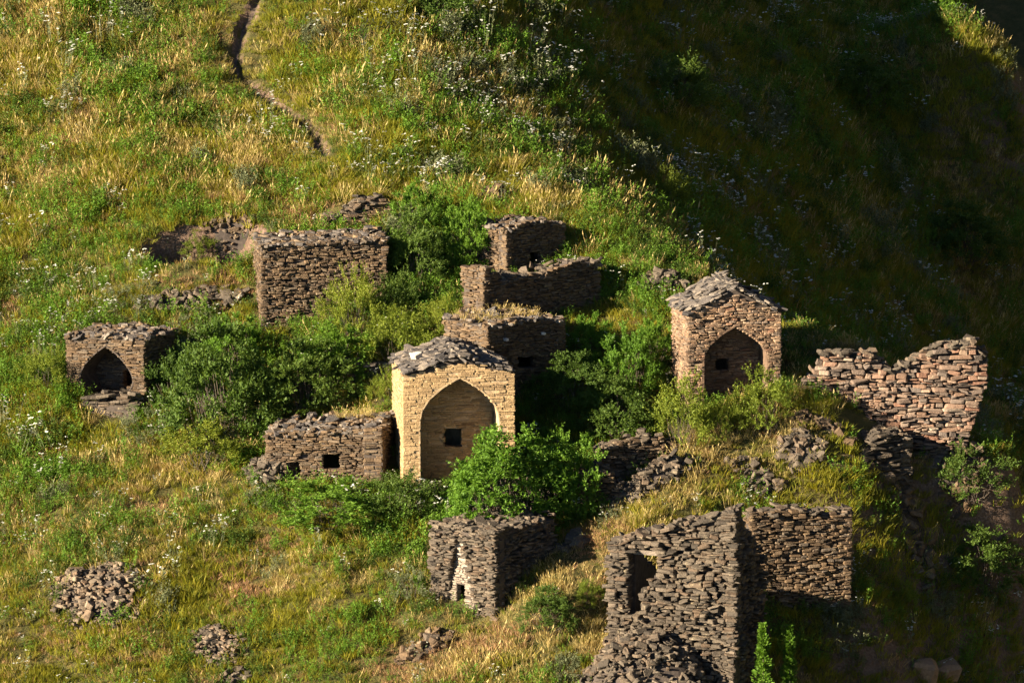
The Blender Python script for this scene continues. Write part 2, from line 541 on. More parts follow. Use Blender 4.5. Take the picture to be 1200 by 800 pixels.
def slab_core(u0, u1, z0, top, hole, p0, u, t0, t1, cell=0.08, gap=0.05):
    """The solid body of a wall between depths t0 and t1, with its opening and broken top."""
    us = np.arange(u0, u1 + cell * 0.5, cell)
    nu = len(us) - 1
    zmax = max(top(x) for x in us)
    zs = np.arange(z0, zmax + cell, cell); nz = len(zs) - 1
    solid = np.zeros((nu, nz), bool)
    for i in range(nu):
        uc = (us[i] + us[i + 1]) / 2; tp = top(uc) - 0.03
        for k in range(nz):
            zc = (zs[k] + zs[k + 1]) / 2
            if zc > tp: break
            if hole and any(a - gap < uc < b + gap for a, b in hole(zc)): continue
            solid[i, k] = True
    n = np.array([u[1], -u[0]])
    V, F, idx = [], [], {}

    def vert(i, k, s):
        key = (i, k, s)
        if key not in idx:
            d = -(t0 if s == 0 else t1)
            c = np.array(p0) + np.array(u) * us[i] + n * d
            idx[key] = len(V); V.append((c[0], c[1], zs[k]))
        return idx[key]
    for i in range(nu):
        for k in range(nz):
            if not solid[i, k]: continue
            F.append([vert(i, k, 0), vert(i + 1, k, 0), vert(i + 1, k + 1, 0), vert(i, k + 1, 0)])
            F.append([vert(i, k, 1), vert(i, k + 1, 1), vert(i + 1, k + 1, 1), vert(i + 1, k, 1)])
            if i == 0 or not solid[i - 1, k]: F.append([vert(i, k, 0), vert(i, k + 1, 0), vert(i, k + 1, 1), vert(i, k, 1)])
            if i == nu - 1 or not solid[i + 1, k]: F.append([vert(i + 1, k, 0), vert(i + 1, k, 1), vert(i + 1, k + 1, 1), vert(i + 1, k + 1, 0)])
            if k == 0 or not solid[i, k - 1]: F.append([vert(i, k, 0), vert(i, k, 1), vert(i + 1, k, 1), vert(i + 1, k, 0)])
            if k == nz - 1 or not solid[i, k + 1]: F.append([vert(i, k + 1, 0), vert(i + 1, k + 1, 0), vert(i + 1, k + 1, 1), vert(i, k + 1, 1)])
    return V, F


STYLE = dict(h=(0.04, 0.10), l=(0.09, 0.32), prot=(-0.035, 0.04), deep=0.2, tilt=3.5, miss=0.03, split=0.3, wob=0.04, bulge=0.03)


def lay(st, p0, u, width, z0, top, hole=None, style=None, z_from=None):
    """Lays courses of stones on a wall face."""
    S = dict(STYLE); S.update(style or {})
    n = np.array([u[1], -u[0]]); yaw = math.atan2(u[1], u[0])
    z = z0 if z_from is None else z_from
    zmax = max(top(x) for x in np.linspace(0, width, 30))
    while z < zmax:
        fine_k = 0.84 if st.mat in ('brown', 'red', 'grey') else 1.0      # slate splits thin
        h = rng.uniform(*S['h']) * fine_k
        zc = z + h / 2
        ivs = [(0.0, width)]
        if hole:
            for a, b in hole(zc):
                new = []
                for (c, d) in ivs:
                    if b <= c or a >= d: new.append((c, d)); continue
                    if a > c: new.append((c, a))
                    if b < d: new.append((b, d))
                ivs = new
        for (c, d) in ivs:
            uu = c
            while uu < d - 0.01:
                l = min(rng.uniform(*S['l']) * fine_k * (1.5 if rng.random() < 0.12 else 1), d - uu)
                if d - uu - l < 0.07: l = d - uu
                uc = uu + l / 2
                tp = top(uc)
                wob = S['wob'] * float(vnoise(np.array(uc * 1.3 + 7), np.array(z * 1.1 + 3))) * 2
                if zc < tp + 0.02 and rng.random() > S['miss']:
                    parts = [(zc, h)]
                    if rng.random() < S['split']:
                        k = rng.uniform(0.35, 0.65)
                        parts = [(z + h * k / 2, h * k), (z + h * (k + 1) / 2, h * (1 - k))]
                    for (zz, hh) in parts:
                        pr = rng.uniform(*S['prot']) + S['bulge'] * 2 * float(vnoise(np.array(uc * 1.7 + 3), np.array(zz * 1.7 + 9)))
                        c2 = np.array(p0) + np.array(u) * uc + n * (pr - S['deep'] / 2)
                        ti = R(S['tilt'])
                        st.add('n' if st.mat == 'cream' else 'b', (c2[0], c2[1], zz + wob + rng.normal(0, hh * 0.07)), (rng.normal(0, ti * 0.7), rng.normal(0, ti), yaw + rng.normal(0, ti * 1.2)),
                               (l * rng.uniform(0.88, 1.04), S['deep'], hh * rng.uniform(0.72, 1.08)))
                uu += l
        z += h


def cap(st, p0, u, width, top, thick, n=None, size=(0.2, 0.45), hz=(0.03, 0.08), tilt=10, hole_top=None):
    """Loose slabs lying along the broken top of a wall."""
    nn = np.array([u[1], -u[0]])
    n = n or int(width * thick * 16)
    for _ in range(n):
        uu = rng.uniform(0.02, width - 0.02); d = rng.uniform(-0.02, thick)
        sl = math.atan2(top(min(uu + 0.15, width)) - top(max(uu - 0.15, 0)), 0.3)
        c = np.array(p0) + np.array(u) * uu - nn * d
        s = rng.uniform(*size)
        st.add('s', (c[0], c[1], top(uu) + rng.uniform(-0.03, 0.06)), (R(rng.normal(0, tilt)), R(rng.normal(0, tilt)) - sl * 0.7, rng.uniform(0, 6.28)),
               (s, s * rng.uniform(0.6, 1), rng.uniform(*hz)))


def profile(pts):
    xs = [p[0] for p in pts]; ys = [p[1] for p in pts]
    jx = np.linspace(xs[0], xs[-1], 60); jy = np.random.default_rng(int(abs(ys[0]) * 100) + len(pts)).normal(0, 0.05, 60)
    return lambda x: float(np.interp(x, xs, ys) + np.interp(x, jx, jy))


def flat(z):
    return lambda x: z


def arch_hole(uc, a, zb, zs, za, p=2.2, foot=1.0):
    """Pointed arch opening: half width a, springing at zs, apex za."""
    def half(z):
        if z < zb or z > za: return 0.0
        if z <= zs: return a * (foot + (1 - foot) * (z - zb) / max(zs - zb, 1e-3))
        return a * (1 - ((z - zs) / (za - zs)) ** p)

    def f(z):
        w = half(z)
        return [(uc - w, uc + w)] if w > 0.01 else []
    f.half = half; f.zb = zb; f.za = za; f.uc = uc
    return f


def rect_hole(*rects):
    def f(z):
        return [(a, b) for (a, b, z0, z1) in rects if z0 < z < z1]
    return f


def both(*fs):
    return lambda z: [iv for f in fs for iv in f(z)]


def vault(name, hole, x0, y0, y1, mat, parent):
    """The smooth lining of an arched recess, a shell 4 cm thick."""
    zs = np.concatenate([np.linspace(hole.zb, hole.za - 0.25, 14), np.linspace(hole.za - 0.22, hole.za - 0.001, 10)])
    left = [(hole.uc - hole.half(z), z) for z in zs]
    right = [(hole.uc + hole.half(z), z) for z in zs[::-1]]
    prof = left + right
    V, F = [], []
    n = len(prof)
    for y in (y0, y1):
        for k in (0.0, 0.04):
            for (x, z) in prof:
                dx = x - hole.uc; dz = z - (hole.zb + hole.za) / 2
                L = math.hypot(dx, dz) + 1e-6
                V.append((x0 + x + dx / L * k, y, z + dz / L * k))
    for i in range(n - 1):
        F.append([i, i + 1, 2 * n + i + 1, 2 * n + i])
        F.append([n + i + 1, n + i, 3 * n + i, 3 * n + i + 1])
        F.append([i + 1, i, n + i, n + i + 1])
    return link(name, mesh_from(name, V, F, [mat]), parent)


def ruin(name, label, cat, px, py, rot, group=None, sink=0.0):
    p = at(px, py)
    o = link(name, None)
    o.location = (p[0], p[1], p[2] - sink)
    o.rotation_euler = (0, 0, R(rot))
    tag(o, label, cat, group or {'crypt': 'stone crypts on the hillside', 'ruined_wall': 'broken walls among the crypts', 'ruined_building': 'roofless ruins among the crypts'}.get(name), 'thing')
    return o, mpp(p)


FOOT = []      # footprints kept free of grass: (cx, cy, ux, uy, half_w, half_d)


def footprint(o, W, D, extra=0.05, x0=None):
    a = o.rotation_euler[2]
    c, s = math.cos(a), math.sin(a)
    lx = 0.0 if x0 is None else x0
    FOOT.append((o.location[0] + c * lx - s * D / 2, o.location[1] + s * lx + c * D / 2, c, s, W / 2 + extra, D / 2 + extra))


def wall(parent, groups, name, p0, u, width, z0, top, thick, mat, core, hole=None, style=None, stones=True, capn=None, capmat='roof', z_from=None, core_in=0.03):
    V, F = slab_core(0.02, width - 0.02, z0, top, hole, p0, u, core_in, thick)
    o = link(name, mesh_from(name, V, F, [MAT[core]]), parent)
    if stones:
        st = Stones(mat); lay(st, p0, u, width, z0, top, hole, style, z_from); groups.append((st, o))
    if capn:
        st = Stones(capmat, 'slate'); cap(st, p0, u, width, top, thick, capn); groups.append((st, o))
    return o


def box_walls(o, groups, W, D, Hh, mat, core, tops=None, thick=0.35, hole=None, style=None, below=0.8, sides=('front', 'left', 'right', 'back'), stone_sides=('front', 'left', 'right')):
    tops = tops or {}
    spec = {'front': ((-W / 2, 0), (1, 0), W), 'left': ((-W / 2, D), (0, -1), D), 'right': ((W / 2, 0), (0, 1), D), 'back': ((W / 2, D), (-1, 0), W)}
    for s in sides:
        p0, u, w = spec[s]
        if s == 'left' or s == 'right':       # butt between front and back walls
            p0 = (p0[0], D - thick if s == 'left' else thick) if 'back' in sides else (p0[0], D if s == 'left' else thick)
            w2 = D - thick * (2 if 'back' in sides else 1)
        else:
            w2 = w
        if s in tops: top = tops[s]
        elif 'front' in tops and s == 'back': top = (lambda f: lambda x: f(W - x) - 0.06)(tops['front'])
        elif 'front' in tops and s in ('left', 'right'): top = flat(min(Hh, tops['front'](0.05 if s == 'left' else W - 0.05)))
        else: top = flat(Hh)
        if w2 > 0.25:
            inn = 0.05 + max(0.0, -(style or STYLE).get('prot', (0, 0))[0]) + (style or STYLE).get('bulge', 0.03)
            V, F = slab_core(0.02, w2 - 0.02, -below, top, hole if s == 'front' else None, p0, u, inn if core != 'mortar_cream' else 0.02, thick)
            wo = link('wall', mesh_from('wall', V, F, [MAT[core]]), o)
        else:                                 # the end of a thin wall: its stones belong to the front
            wo = first
        if s == 'front': first = wo
        if s in stone_sides:
            p0s, us, ws = spec[s]
            st = Stones(mat)
            lay(st, p0s, us, ws, -below, top if s in ('front', 'back') else top, hole if s == 'front' else None, style)
            groups.append((st, wo))
    footprint(o, W, D)


def gable_roof(o, groups, W, D, He, Hr, over=0.14, mat='roof', dens=1.0, y0=-0.06):
    """Ridge along the depth; overlapping slate slabs laid in courses on a solid core."""
    V = [(-W / 2, 0.05, He), (W / 2, 0.05, He), (0, 0.05, He + Hr), (-W / 2, D, He), (W / 2, D, He), (0, D, He + Hr)]
    F = [[0, 1, 2], [3, 5, 4], [0, 3, 4, 1], [0, 2, 5, 3], [1, 4, 5, 2]]
    core = link('roof', mesh_from('roof', V, F, [MAT['mortar']]), o)
    st = Stones(mat, 'slate')
    sl = math.atan2(Hr, W / 2)
    L = math.hypot(W / 2, Hr)
    for side in (-1, 1):
        s = -over
        while s < L - 0.05:
            y = y0
            while y < D + 0.1:
                ly = rng.uniform(0.10, 0.42)
                lx = rng.uniform(0.16, 0.40)
                ss = s + rng.normal(0, 0.035)
                x = side * (W / 2 - (ss + lx * 0.4) * math.cos(sl))
                z = He + (ss + lx * 0.4) * math.sin(sl) + rng.uniform(0.02, 0.12) + 0.012 * (s / L)
                st.add('s', (x, min(y + ly / 2, D + 0.05), z), (R(rng.normal(0, 9)), side * (sl - R(4)) + R(rng.normal(0, 9)), rng.normal(0, 0.6)), (lx * 1.15, ly * 1.25, rng.uniform(0.03, 0.065)))
                y += ly * 0.85 / dens
            s += 0.12
    for k in range(int(D * 5)):       # ridge pieces
        st.add('s', (rng.normal(0, 0.08), rng.uniform(0, D), He + Hr + rng.uniform(0.06, 0.14)), (R(rng.normal(0, 8)), R(rng.normal(0, 8)), rng.uniform(0, 6.28)), (rng.uniform(0.25, 0.5), rng.uniform(0.2, 0.4), rng.uniform(0.03, 0.06)))
    groups.append((st, core))
    return core


def flat_roof(o, groups, W, D, zf, n, mat='roof', thick=0.12, over=0.0, size=(0.12, 0.42), tilt=14):
    """A roof of loose slabs; zf(x, y) is its surface in the building's own frame."""
    V, F = [], []
    N = 8
    for i in range(N + 1):
        for j in range(N + 1):
            x = -W / 2 + 0.04 + (W - 0.08) * i / N; y = 0.05 + (D - 0.1) * j / N
            V.append((x, y, zf(x, y) - 0.03))
    for i in range(N):
        for j in range(N):
            a = i * (N + 1) + j
            F.append([a, a + N + 1, a + N + 2, a + 1])
    m = len(V)
    V += [(x, y, z - thick) for (x, y, z) in V]
    F += [[q + m for q in f[::-1]] for f in F[:]]
    for k in range(N):
        for a, b in ((k, k + 1), (N * (N + 1) + k + 1, N * (N + 1) + k), ((k + 1) * (N + 1), k * (N + 1)), (k * (N + 1) + N, (k + 1) * (N + 1) + N)):
            F.append([a, b, b + m, a + m])
    core = link('roof', mesh_from('roof', V, F, [MAT['mortar']]), o)
    sts = (Stones(mat, 'slate'), Stones('brown' if mat == 'roof' else mat, 'slate'))
    for k in range(int(n * 2.4)):
        st = sts[int(rng.random() < 0.45)]
        x = rng.uniform(-W / 2 - over, W / 2 + over); y = rng.uniform(-over, D)
        if rng.random() < 0.3: y = rng.uniform(-over, 0.3)
        xx = min(max(x, -W / 2), W / 2); yy = min(max(y, 0), D)
        e = 0.05
        dx = (zf(xx + e, yy) - zf(xx - e, yy)) / (2 * e); dy = (zf(xx, yy + e) - zf(xx, yy - e)) / (2 * e)
        s = rng.uniform(*size)
        st.add('s', (x, y, zf(xx, yy) + rng.uniform(0.0, 0.07)), (math.atan(dy) + R(rng.normal(0, tilt)), -math.atan(dx) + R(rng.normal(0, tilt)), rng.uniform(0, 6.28)), (s, s * rng.uniform(0.55, 0.95), rng.uniform(0.03, 0.085)))
    groups += [(sts[0], core), (sts[1], core)]
    return core


def rubble(name, label, px, py, rx, ry, n, heap=0.25, size=(0.10, 0.36), mat='grey', rot=0, cat='stones', blocks=0.45, group=None, flatness=1.0, clear=0.5):
    """A heap of fallen stones lying on the slope."""
    p = at(px, py)
    o = link(name, None); o.location = p.tolist(); tag(o, label, cat, group or 'heaps of fallen stone', 'thing')
    st = Stones(mat)
    # a low mound of earth and chips under the stones
    V, F = [], []
    rings, seg = 5, 18
    c, s = math.cos(R(rot)), math.sin(R(rot))
    for i in range(rings + 1):
        for k in range(seg):
            a = 2 * math.pi * k / seg; rr = i / rings * (0.82 + 0.12 * math.sin(3 * a + px))
            lx, ly = rx * rr * math.cos(a), ry * rr * math.sin(a)
            wx, wy = p[0] + c * lx - s * ly, p[1] + s * lx + c * ly
            zz = float(H(wx, wy)) + heap * 0.75 * (1 - rr ** 2) - (0.12 if i == rings else 0.02)
            V.append((wx - p[0], wy - p[1], zz - p[2]))
    for i in range(rings):
        for k in range(seg):
            k2 = (k + 1) % seg
            F.append([i * seg + k, (i + 1) * seg + k, (i + 1) * seg + k2, i * seg + k2])
    base = link('earth_mound', mesh_from('earth_mound', V, F, [MAT['mortar']], True), o)
    for _ in range(n):
        r = math.sqrt(rng.random()) * rng.uniform(0.85, 1.1); a = rng.uniform(0, 6.28)
        lx, ly = rx * r * math.cos(a), ry * r * math.sin(a)
        wx, wy = p[0] + c * lx - s * ly, p[1] + s * lx + c * ly
        zz = float(H(wx, wy)) + heap * 0.8 * max(0, 1 - r * r) + rng.uniform(-0.02, 0.10)
        e = 0.12
        gyy = float(H(wx, wy + e) - H(wx, wy - e)) / (2 * e)
        sz = rng.uniform(*size) * (1.4 if rng.random() < 0.1 else 1)
        if rng.random() < blocks:
            st.add('b', (wx - p[0], wy - p[1], zz - p[2]), (math.atan(gyy) * 0.6 + R(rng.normal(0, 18 * flatness)), R(rng.normal(0, 16 * flatness)), rng.uniform(0, 6.28)), (sz, sz * rng.uniform(0.5, 0.9), sz * rng.uniform(0.25, 0.5)))
        else:
            st.add('s', (wx - p[0], wy - p[1], zz - p[2]), (math.atan(gyy) * 0.6 + R(rng.normal(0, 20 * flatness)), R(rng.normal(0, 20 * flatness)), rng.uniform(0, 6.28)), (sz * 1.2, sz * rng.uniform(0.6, 1.0), sz * rng.uniform(0.12, 0.25)))
    for _ in range(int(n * 1.2)):              # chips and gravel between the stones
        r = math.sqrt(rng.random()) * 1.12; a = rng.uniform(0, 6.28)
        lx, ly = rx * r * math.cos(a), ry * r * math.sin(a)
        wx, wy = p[0] + c * lx - s * ly, p[1] + s * lx + c * ly
        zz = float(H(wx, wy)) + heap * 0.78 * max(0, 1 - r * r) + rng.uniform(-0.01, 0.03)
        sz = rng.uniform(0.05, 0.13)
        st.add('b', (wx - p[0], wy - p[1], zz - p[2]), (R(rng.normal(20, 20)), R(rng.normal(0, 20)), rng.uniform(0, 6.28)), (sz, sz * 0.7, sz * 0.4))
    emit([(st, o)])
    FOOT.append((p[0], p[1], c, s, rx * clear, ry * clear))
    return o

# ------------------------------------------------------------------ the crypts and ruins
ROOF_GRASS = []   # (px, py, rot, x0, x1, y0, y1, z, count) in a ruin's own frame
# central arched crypt, cream plaster
g = []
o, m = ruin('crypt', 'cream plastered crypt with tall pointed arch and gabled slate roof', 'crypt', 538, 566, 7)
W, D, He = 131 * m / math.cos(R(7)), 3.0, 128 * m
hole = arch_hole(W / 2 + 1 * m, 46.5 * m, -1.2, 71 * m, 124 * m, 2.3)
gab = profile([(0, He), (W / 2 + 0.02, He + 0.32), (W, He)])
fine_style = dict(h=(0.04, 0.08), l=(0.12, 0.46), prot=(-0.012, 0.008), tilt=1.0, miss=0.10, split=0.15, wob=0.03, bulge=0.004)
box_walls(o, g, W, D, He, 'cream', 'mortar_cream', tops={'front': gab}, hole=hole, style=fine_style, below=1.2, thick=0.4)
vault('vault', hole, -W / 2, 0.0, 1.22, MAT['mortar_cream'], o)
wn_ = rect_hole((W / 2 - 14 * m, W / 2 + 5 * m, 46 * m, 68 * m))
wall(o, g, 'niche_wall', (-W / 2 + 0.42, 1.2), (1, 0), W - 0.84, -1.2, flat(He - 0.05), 0.3, 'cream', 'mortar_cream', hole=rect_hole((W / 2 - 0.42 - 10 * m, W / 2 - 0.42 + 8 * m, 35 * m, 56 * m)), style=dict(fine_style, prot=(-0.012, 0.002), bulge=0.0))
gable_roof(o, g, W, D, He, 0.42, over=0.03)
st = Stones('pale', 'white_stone'); st.add('b', (-0.95, 1.2, He + 0.32), (0.2, -0.3, 0.4), (0.26, 0.2, 0.2)); g.append((st, o))
emit(g)

# right arched crypt, rusty slate
g = []
o, m = ruin('crypt', 'rusty brown stone crypt with shadowed pointed arch and sunlit slate gable', 'crypt', 860, 466, 8)
W, D, He = 110 * m / math.cos(R(8)), 2.3, 99 * m
hole = arch_hole(W / 2 + 2 * m, 37.5 * m, -1.2, 46 * m, 84 * m, 2.0)
gab = profile([(0, He), (W / 2, He + 0.5), (W, He)])
box_walls(o, g, W, D, He, 'red', 'mortar_red', tops={'front': gab}, hole=hole, style=dict(h=(0.035, 0.085), l=(0.08, 0.32), prot=(-0.025, 0.035)), below=1.2, thick=0.35)
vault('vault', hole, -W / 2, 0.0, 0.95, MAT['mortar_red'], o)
wall(o, g, 'niche_wall', (-W / 2 + 0.37, 0.95), (1, 0), W - 0.74, -1.2, flat(He - 0.05), 0.3, 'red', 'mortar_red', hole=rect_hole((W / 2 - 0.37 - 13 * m, W / 2 - 0.37 + 1 * m, 25 * m, 39 * m)), style=dict(h=(0.035, 0.085), l=(0.08, 0.32)))
gable_roof(o, g, W, D, He, 0.62, over=0.12)
emit(g)

# left low crypt with the rounded arch
g = []
o, m = ruin('crypt', 'low flat roofed crypt with wide pointed arch above a stone ledge', 'crypt', 124, 470, -20)
W, D, He = 95 * m / math.cos(R(20)), 2.0, 74 * m
hole = arch_hole(W / 2 + 1 * m, 34 * m, 8 * m, 24 * m, 65 * m, 1.9, 0.75)
box_walls(o, g, W, D, He, 'brown', 'mortar', hole=hole, style=dict(h=(0.04, 0.10), l=(0.1, 0.4)), below=0.8, thick=0.35)
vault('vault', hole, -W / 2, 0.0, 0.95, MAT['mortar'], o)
wall(o, g, 'niche_wall', (-W / 2 + 0.37, 0.95), (1, 0), W - 0.74, -0.8, flat(He - 0.05), 0.3, 'brown', 'mortar', hole=rect_hole((W / 2 - 0.30, W / 2 + 0.15, 12 * m, 30 * m)))
st = Stones('grey', 'ledge_stone')
for k in range(26):
    st.add('s', (rng.uniform(-0.35, 1.05), -0.25 + rng.uniform(-0.25, 0.3), 0.10 + rng.uniform(-0.1, 0.22)), (R(rng.normal(0, 6)), R(rng.normal(0, 6)), rng.uniform(0, 6.28)), (rng.uniform(0.35, 0.7), rng.uniform(0.25, 0.45), rng.uniform(0.05, 0.1)))
led = link('ledge', mesh_from('ledge', [(-0.5, -0.5, -0.9), (1.15, -0.5, -0.9), (1.15, 0.05, -0.9), (-0.5, 0.05, -0.9), (-0.5, -0.5, 0.0), (1.15, -0.5, 0.0), (1.15, 0.05, 0.0), (-0.5, 0.05, 0.0)], [[0, 3, 2, 1], [4, 5, 6, 7], [0, 1, 5, 4], [1, 2, 6, 5], [2, 3, 7, 6], [3, 0, 4, 7]], [MAT['mortar']]), o)
lay(st, (-0.5, -0.52), (1, 0), 1.65, -0.7, flat(0.06), None, dict(h=(0.05, 0.11), l=(0.15, 0.45)))
g.append((st, led))
FOOT.append((o.location[0] + 0.2, o.location[1] - 0.5, math.cos(R(20)), -math.sin(R(20)), 0.8, 0.35))
flat_roof(o, g, W, D, lambda x, y: He + 0.03 + 0.02 * y - 0.03 * abs(x), 95)
emit(g)

# large closed block on the upper slope
g = []
o, m = ruin('crypt', 'large windowless brown stone block standing at the end of the grassy footpath slope', 'crypt', 380, 372, 8)
W, D, He = 147 * m / math.cos(R(8)), 2.4, 90 * m
tops = {'front': profile([(0, He - 0.30), (W * 0.25, He - 0.12), (W * 0.6, He + 0.02), (W, He + 0.05)]), 'left': profile([(0, He - 0.1), (D, He - 0.3)])}
box_walls(o, g, W, D, He, 'brown', 'mortar', tops=tops, style=dict(h=(0.04, 0.10), l=(0.08, 0.30), prot=(-0.045, 0.05), tilt=5, miss=0.05), below=1.0)
flat_roof(o, g, W, D, lambda x, y: He - 0.16 + 0.12 * (x / W + 0.5) + 0.03 * y, 170, tilt=9)
emit(g)

# shaded window crypt
g = []
o, m = ruin('crypt', 'dark shaded crypt with one small square window and dry grass on its roof', 'crypt', 617, 462, 38)
W, D, He = 92 * m / math.cos(R(38)), 1.9, 84 * m
hole = rect_hole((W * 0.40, W * 0.62, 31 * m, 45 * m))
box_walls(o, g, W, D, He, 'brown', 'mortar', tops={'front': profile([(0, He), (W / 2, He + 0.1), (W, He - 0.05)])}, hole=hole, style=dict(h=(0.035, 0.08), l=(0.1, 0.36)), below=1.0)
flat_roof(o, g, W, D, lambda x, y: He + 0.05 - 0.08 * abs(x) + 0.05 * y, 75)
ROOF_GRASS.append((617, 462, 38, -W / 2 + 0.2, W / 2 - 0.5, 0.4, D, He + 0.08, 30))
st = Stones('pale', 'white_stone')
for xx, zz in ((-W * 0.27, 68 * m), (W * 0.2, 70 * m)):
    st.add('b', (xx, -0.04, zz), (0, 0, 0), (0.11, 0.12, 0.07))
g.append((st, o))
emit(g)

# ruin with the lit pier, above it
g = []
o, m = ruin('ruined_building', 'roofless dark ruin with sunlit end pier and broken rubble top', 'ruin', 636, 374, 37)
W, D, He = 138 * m / math.cos(R(37)), 1.0, 60 * m
tops = {'front': profile([(0, He + 0.15), (0.3, He + 0.12), (0.5, He - 0.25), (W * 0.55, He - 0.1), (W * 0.7, He - 0.05), (W * 0.8, He + 0.1), (W, He - 0.25)]), 'left': profile([(0, He + 0.1), (D, He + 0.15)]), 'back': flat(He - 0.2), 'right': flat(He - 0.3)}
box_walls(o, g, W, D, He, 'brown', 'mortar', tops=tops, style=dict(h=(0.045, 0.10), l=(0.1, 0.34), prot=(-0.03, 0.05), tilt=3, miss=0.05), below=1.0)
st = Stones('grey')
for k in range(90):
    x = rng.uniform(-W / 2 + 0.3, W / 2); y = rng.uniform(0.05, D)
    hgt = He - 0.25 + 0.35 * max(0, (x / W + 0.1)) * (1 if x > 0.3 else 0.2)
    st.add('s', (x, y, hgt + rng.uniform(-0.05, 0.12)), (R(rng.normal(0, 16)), R(rng.normal(0, 16)), rng.uniform(0, 6.28)), (rng.uniform(0.2, 0.5), rng.uniform(0.15, 0.35), rng.uniform(0.05, 0.12)))
fill = link('rubble_fill', mesh_from('rubble_fill', [(-W / 2 + .1, .1, -.5), (W / 2 - .1, .1, -.5), (W / 2 - .1, D - .1, -.5), (-W / 2 + .1, D - .1, -.5), (-W / 2 + .1, .1, He - .3), (W / 2 - .1, .1, He - .22), (W / 2 - .1, D - .1, He - .2), (-W / 2 + .1, D - .1, He - .3)], [[0, 3, 2, 1], [4, 5, 6, 7], [0, 1, 5, 4], [1, 2, 6, 5], [2, 3, 7, 6], [3, 0, 4, 7]], [MAT['mortar']]), o)
g.append((st, fill))
emit(g)

# topmost small crypt in shade
g = []
o, m = ruin('crypt', 'small shaded crypt with rounded top and a low dark doorway, uphill of the roofless ruin', 'crypt', 628, 318, 37)
W, D, He = 70 * m / math.cos(R(37)), 1.3, 56 * m
hole = rect_hole((W * 0.42, W * 0.58, 8 * m, 22 * m))
gab = profile([(0, He - 0.15), (W * 0.25, He + 0.02), (W * 0.5, He + 0.06), (W * 0.85, He - 0.03), (W, He - 0.15)])
box_walls(o, g, W, D, He, 'brown', 'mortar', tops={'front': gab}, hole=hole, style=dict(h=(0.04, 0.09), l=(0.1, 0.34)), below=1.0)
flat_roof(o, g, W, D, lambda x, y: He + 0.02 - 0.16 * abs(x) + 0.03 * y, 60)
emit(g)

# low ruin with small windows beside the central crypt
g = []
o, m = ruin('ruined_building', 'low collapsed ruin with two small windows and stone corner pier', 'ruin', 380, 566, -8)
W, D, He = 138 * m / math.cos(R(8)), 1.8, 64 * m
hole = rect_hole((W * 0.49, W * 0.63, 16 * m, 35 * m), (W * 0.18, W * 0.29, 4 * m, 24 * m))
tops = {'front': profile([(0, He * 0.70), (0.3, He * 0.86), (W * 0.3, He * 0.93), (W * 0.6, He), (W, He + 0.02)]), 'left': profile([(0, He * 0.95), (D, He * 0.70)]), 'right': flat(He + 0.02)}
box_walls(o, g, W, D, He, 'brown', 'mortar', tops=tops, hole=hole, style=dict(h=(0.04, 0.09), l=(0.09, 0.32), prot=(-0.045, 0.045), tilt=5), below=1.0)
pier = wall(o, g, 'pier', (W / 2 - 22 * m, -0.16), (1, 0), 22 * m + 0.02, -1.0, flat(He + 0.02), 0.17, 'brown', 'mortar', style=dict(h=(0.07, 0.12), l=(0.2, 0.5)))
flat_roof(o, g, W, D, lambda x, y: He * 0.90 + 0.22 * (x / W) + 0.10 * y, 120, tilt=16)
ROOF_GRASS.append((380, 566, -8, 0.2, 1.2, 1.2, D, He * 0.9 + 0.28, 16))
emit(g)

# long broken wall on the knoll
g = []
o, m = ruin('ruined_wall', 'long broken dry stone wall with notched top, sunlit on the grassy knoll', 'wall', 1044, 512, -6)
W, D = 222 * m, 0.65
sc = m
prof = profile([(0, 42 * sc), (12 * sc, 60 * sc), (30 * sc, 92 * sc), (55 * sc, 98 * sc), (80 * sc, 98 * sc), (102 * sc, 80 * sc), (112 * sc, 74 * sc), (125 * sc, 84 * sc), (150 * sc, 98 * sc), (175 * sc, 110 * sc), (205 * sc, 110 * sc), (216 * sc, 96 * sc), (222 * sc, 70 * sc)])


def right_notch(z):                          # the undercut, overhanging end
    return [(W - 0.08 - 0.35 * (1 - z / (58 * sc)), W + 0.1)] if z < 58 * sc else []


stl = dict(h=(0.05, 0.14), l=(0.10, 0.40), prot=(-0.09, 0.08), bulge=0.08, tilt=7, miss=0.03, deep=0.28)
box_walls(o, g, W, D, 2.0, 'mixed', 'mortar', tops={'front': prof, 'left': flat(42 * sc), 'back': lambda x: prof(W - x), 'right': flat(50 * sc)}, hole=right_notch, style=stl, below=1.2, thick=0.6, stone_sides=('front', 'left'), sides=('front', 'left'))
st = Stones('grey', 'slate'); cap(st, (-W / 2, 0), (1, 0), W, prof, D, 95, size=(0.22, 0.5), hz=(0.05, 0.1)); g.append((st, g[0][1]))
emit(g)

# tall tower ruin in the foreground
g = []
o, m = ruin('tower_ruin', 'tall collapsed tower corner with an open window, its rubble spilling downhill', 'ruin', 786, 815, -21)
W, D = 146 * m / math.cos(R(21)), 2.3
tp = profile([(0, 168 * m), (0.2, 180 * m), (W * 0.18, 184 * m), (W * 0.3, 190 * m), (W * 0.5, 200 * m), (W * 0.8, 216 * m), (W, 226 * m)])
hole = rect_hole((W * 0.16, W * 0.38, 138 * m, 172 * m), (W * 0.15, W * 0.24, 92 * m, 138 * m), (W * 0.24, W * 0.31, 124 * m, 138 * m))
stl = dict(h=(0.05, 0.13), l=(0.10, 0.36), prot=(-0.10, 0.08), bulge=0.12, tilt=8, miss=0.05, deep=0.28)
box_walls(o, g, W, D, 4.0, 'grey', 'mortar', tops={'front': tp, 'right': profile([(0, 224 * m), (0.5, 215 * m), (D, 150 * m)]), 'left': profile([(0, 120 * m), (D * 0.6, 160 * m), (D, 186 * m)])}, hole=hole, style=stl, below=1.5, thick=0.5, sides=('front', 'left', 'right'))
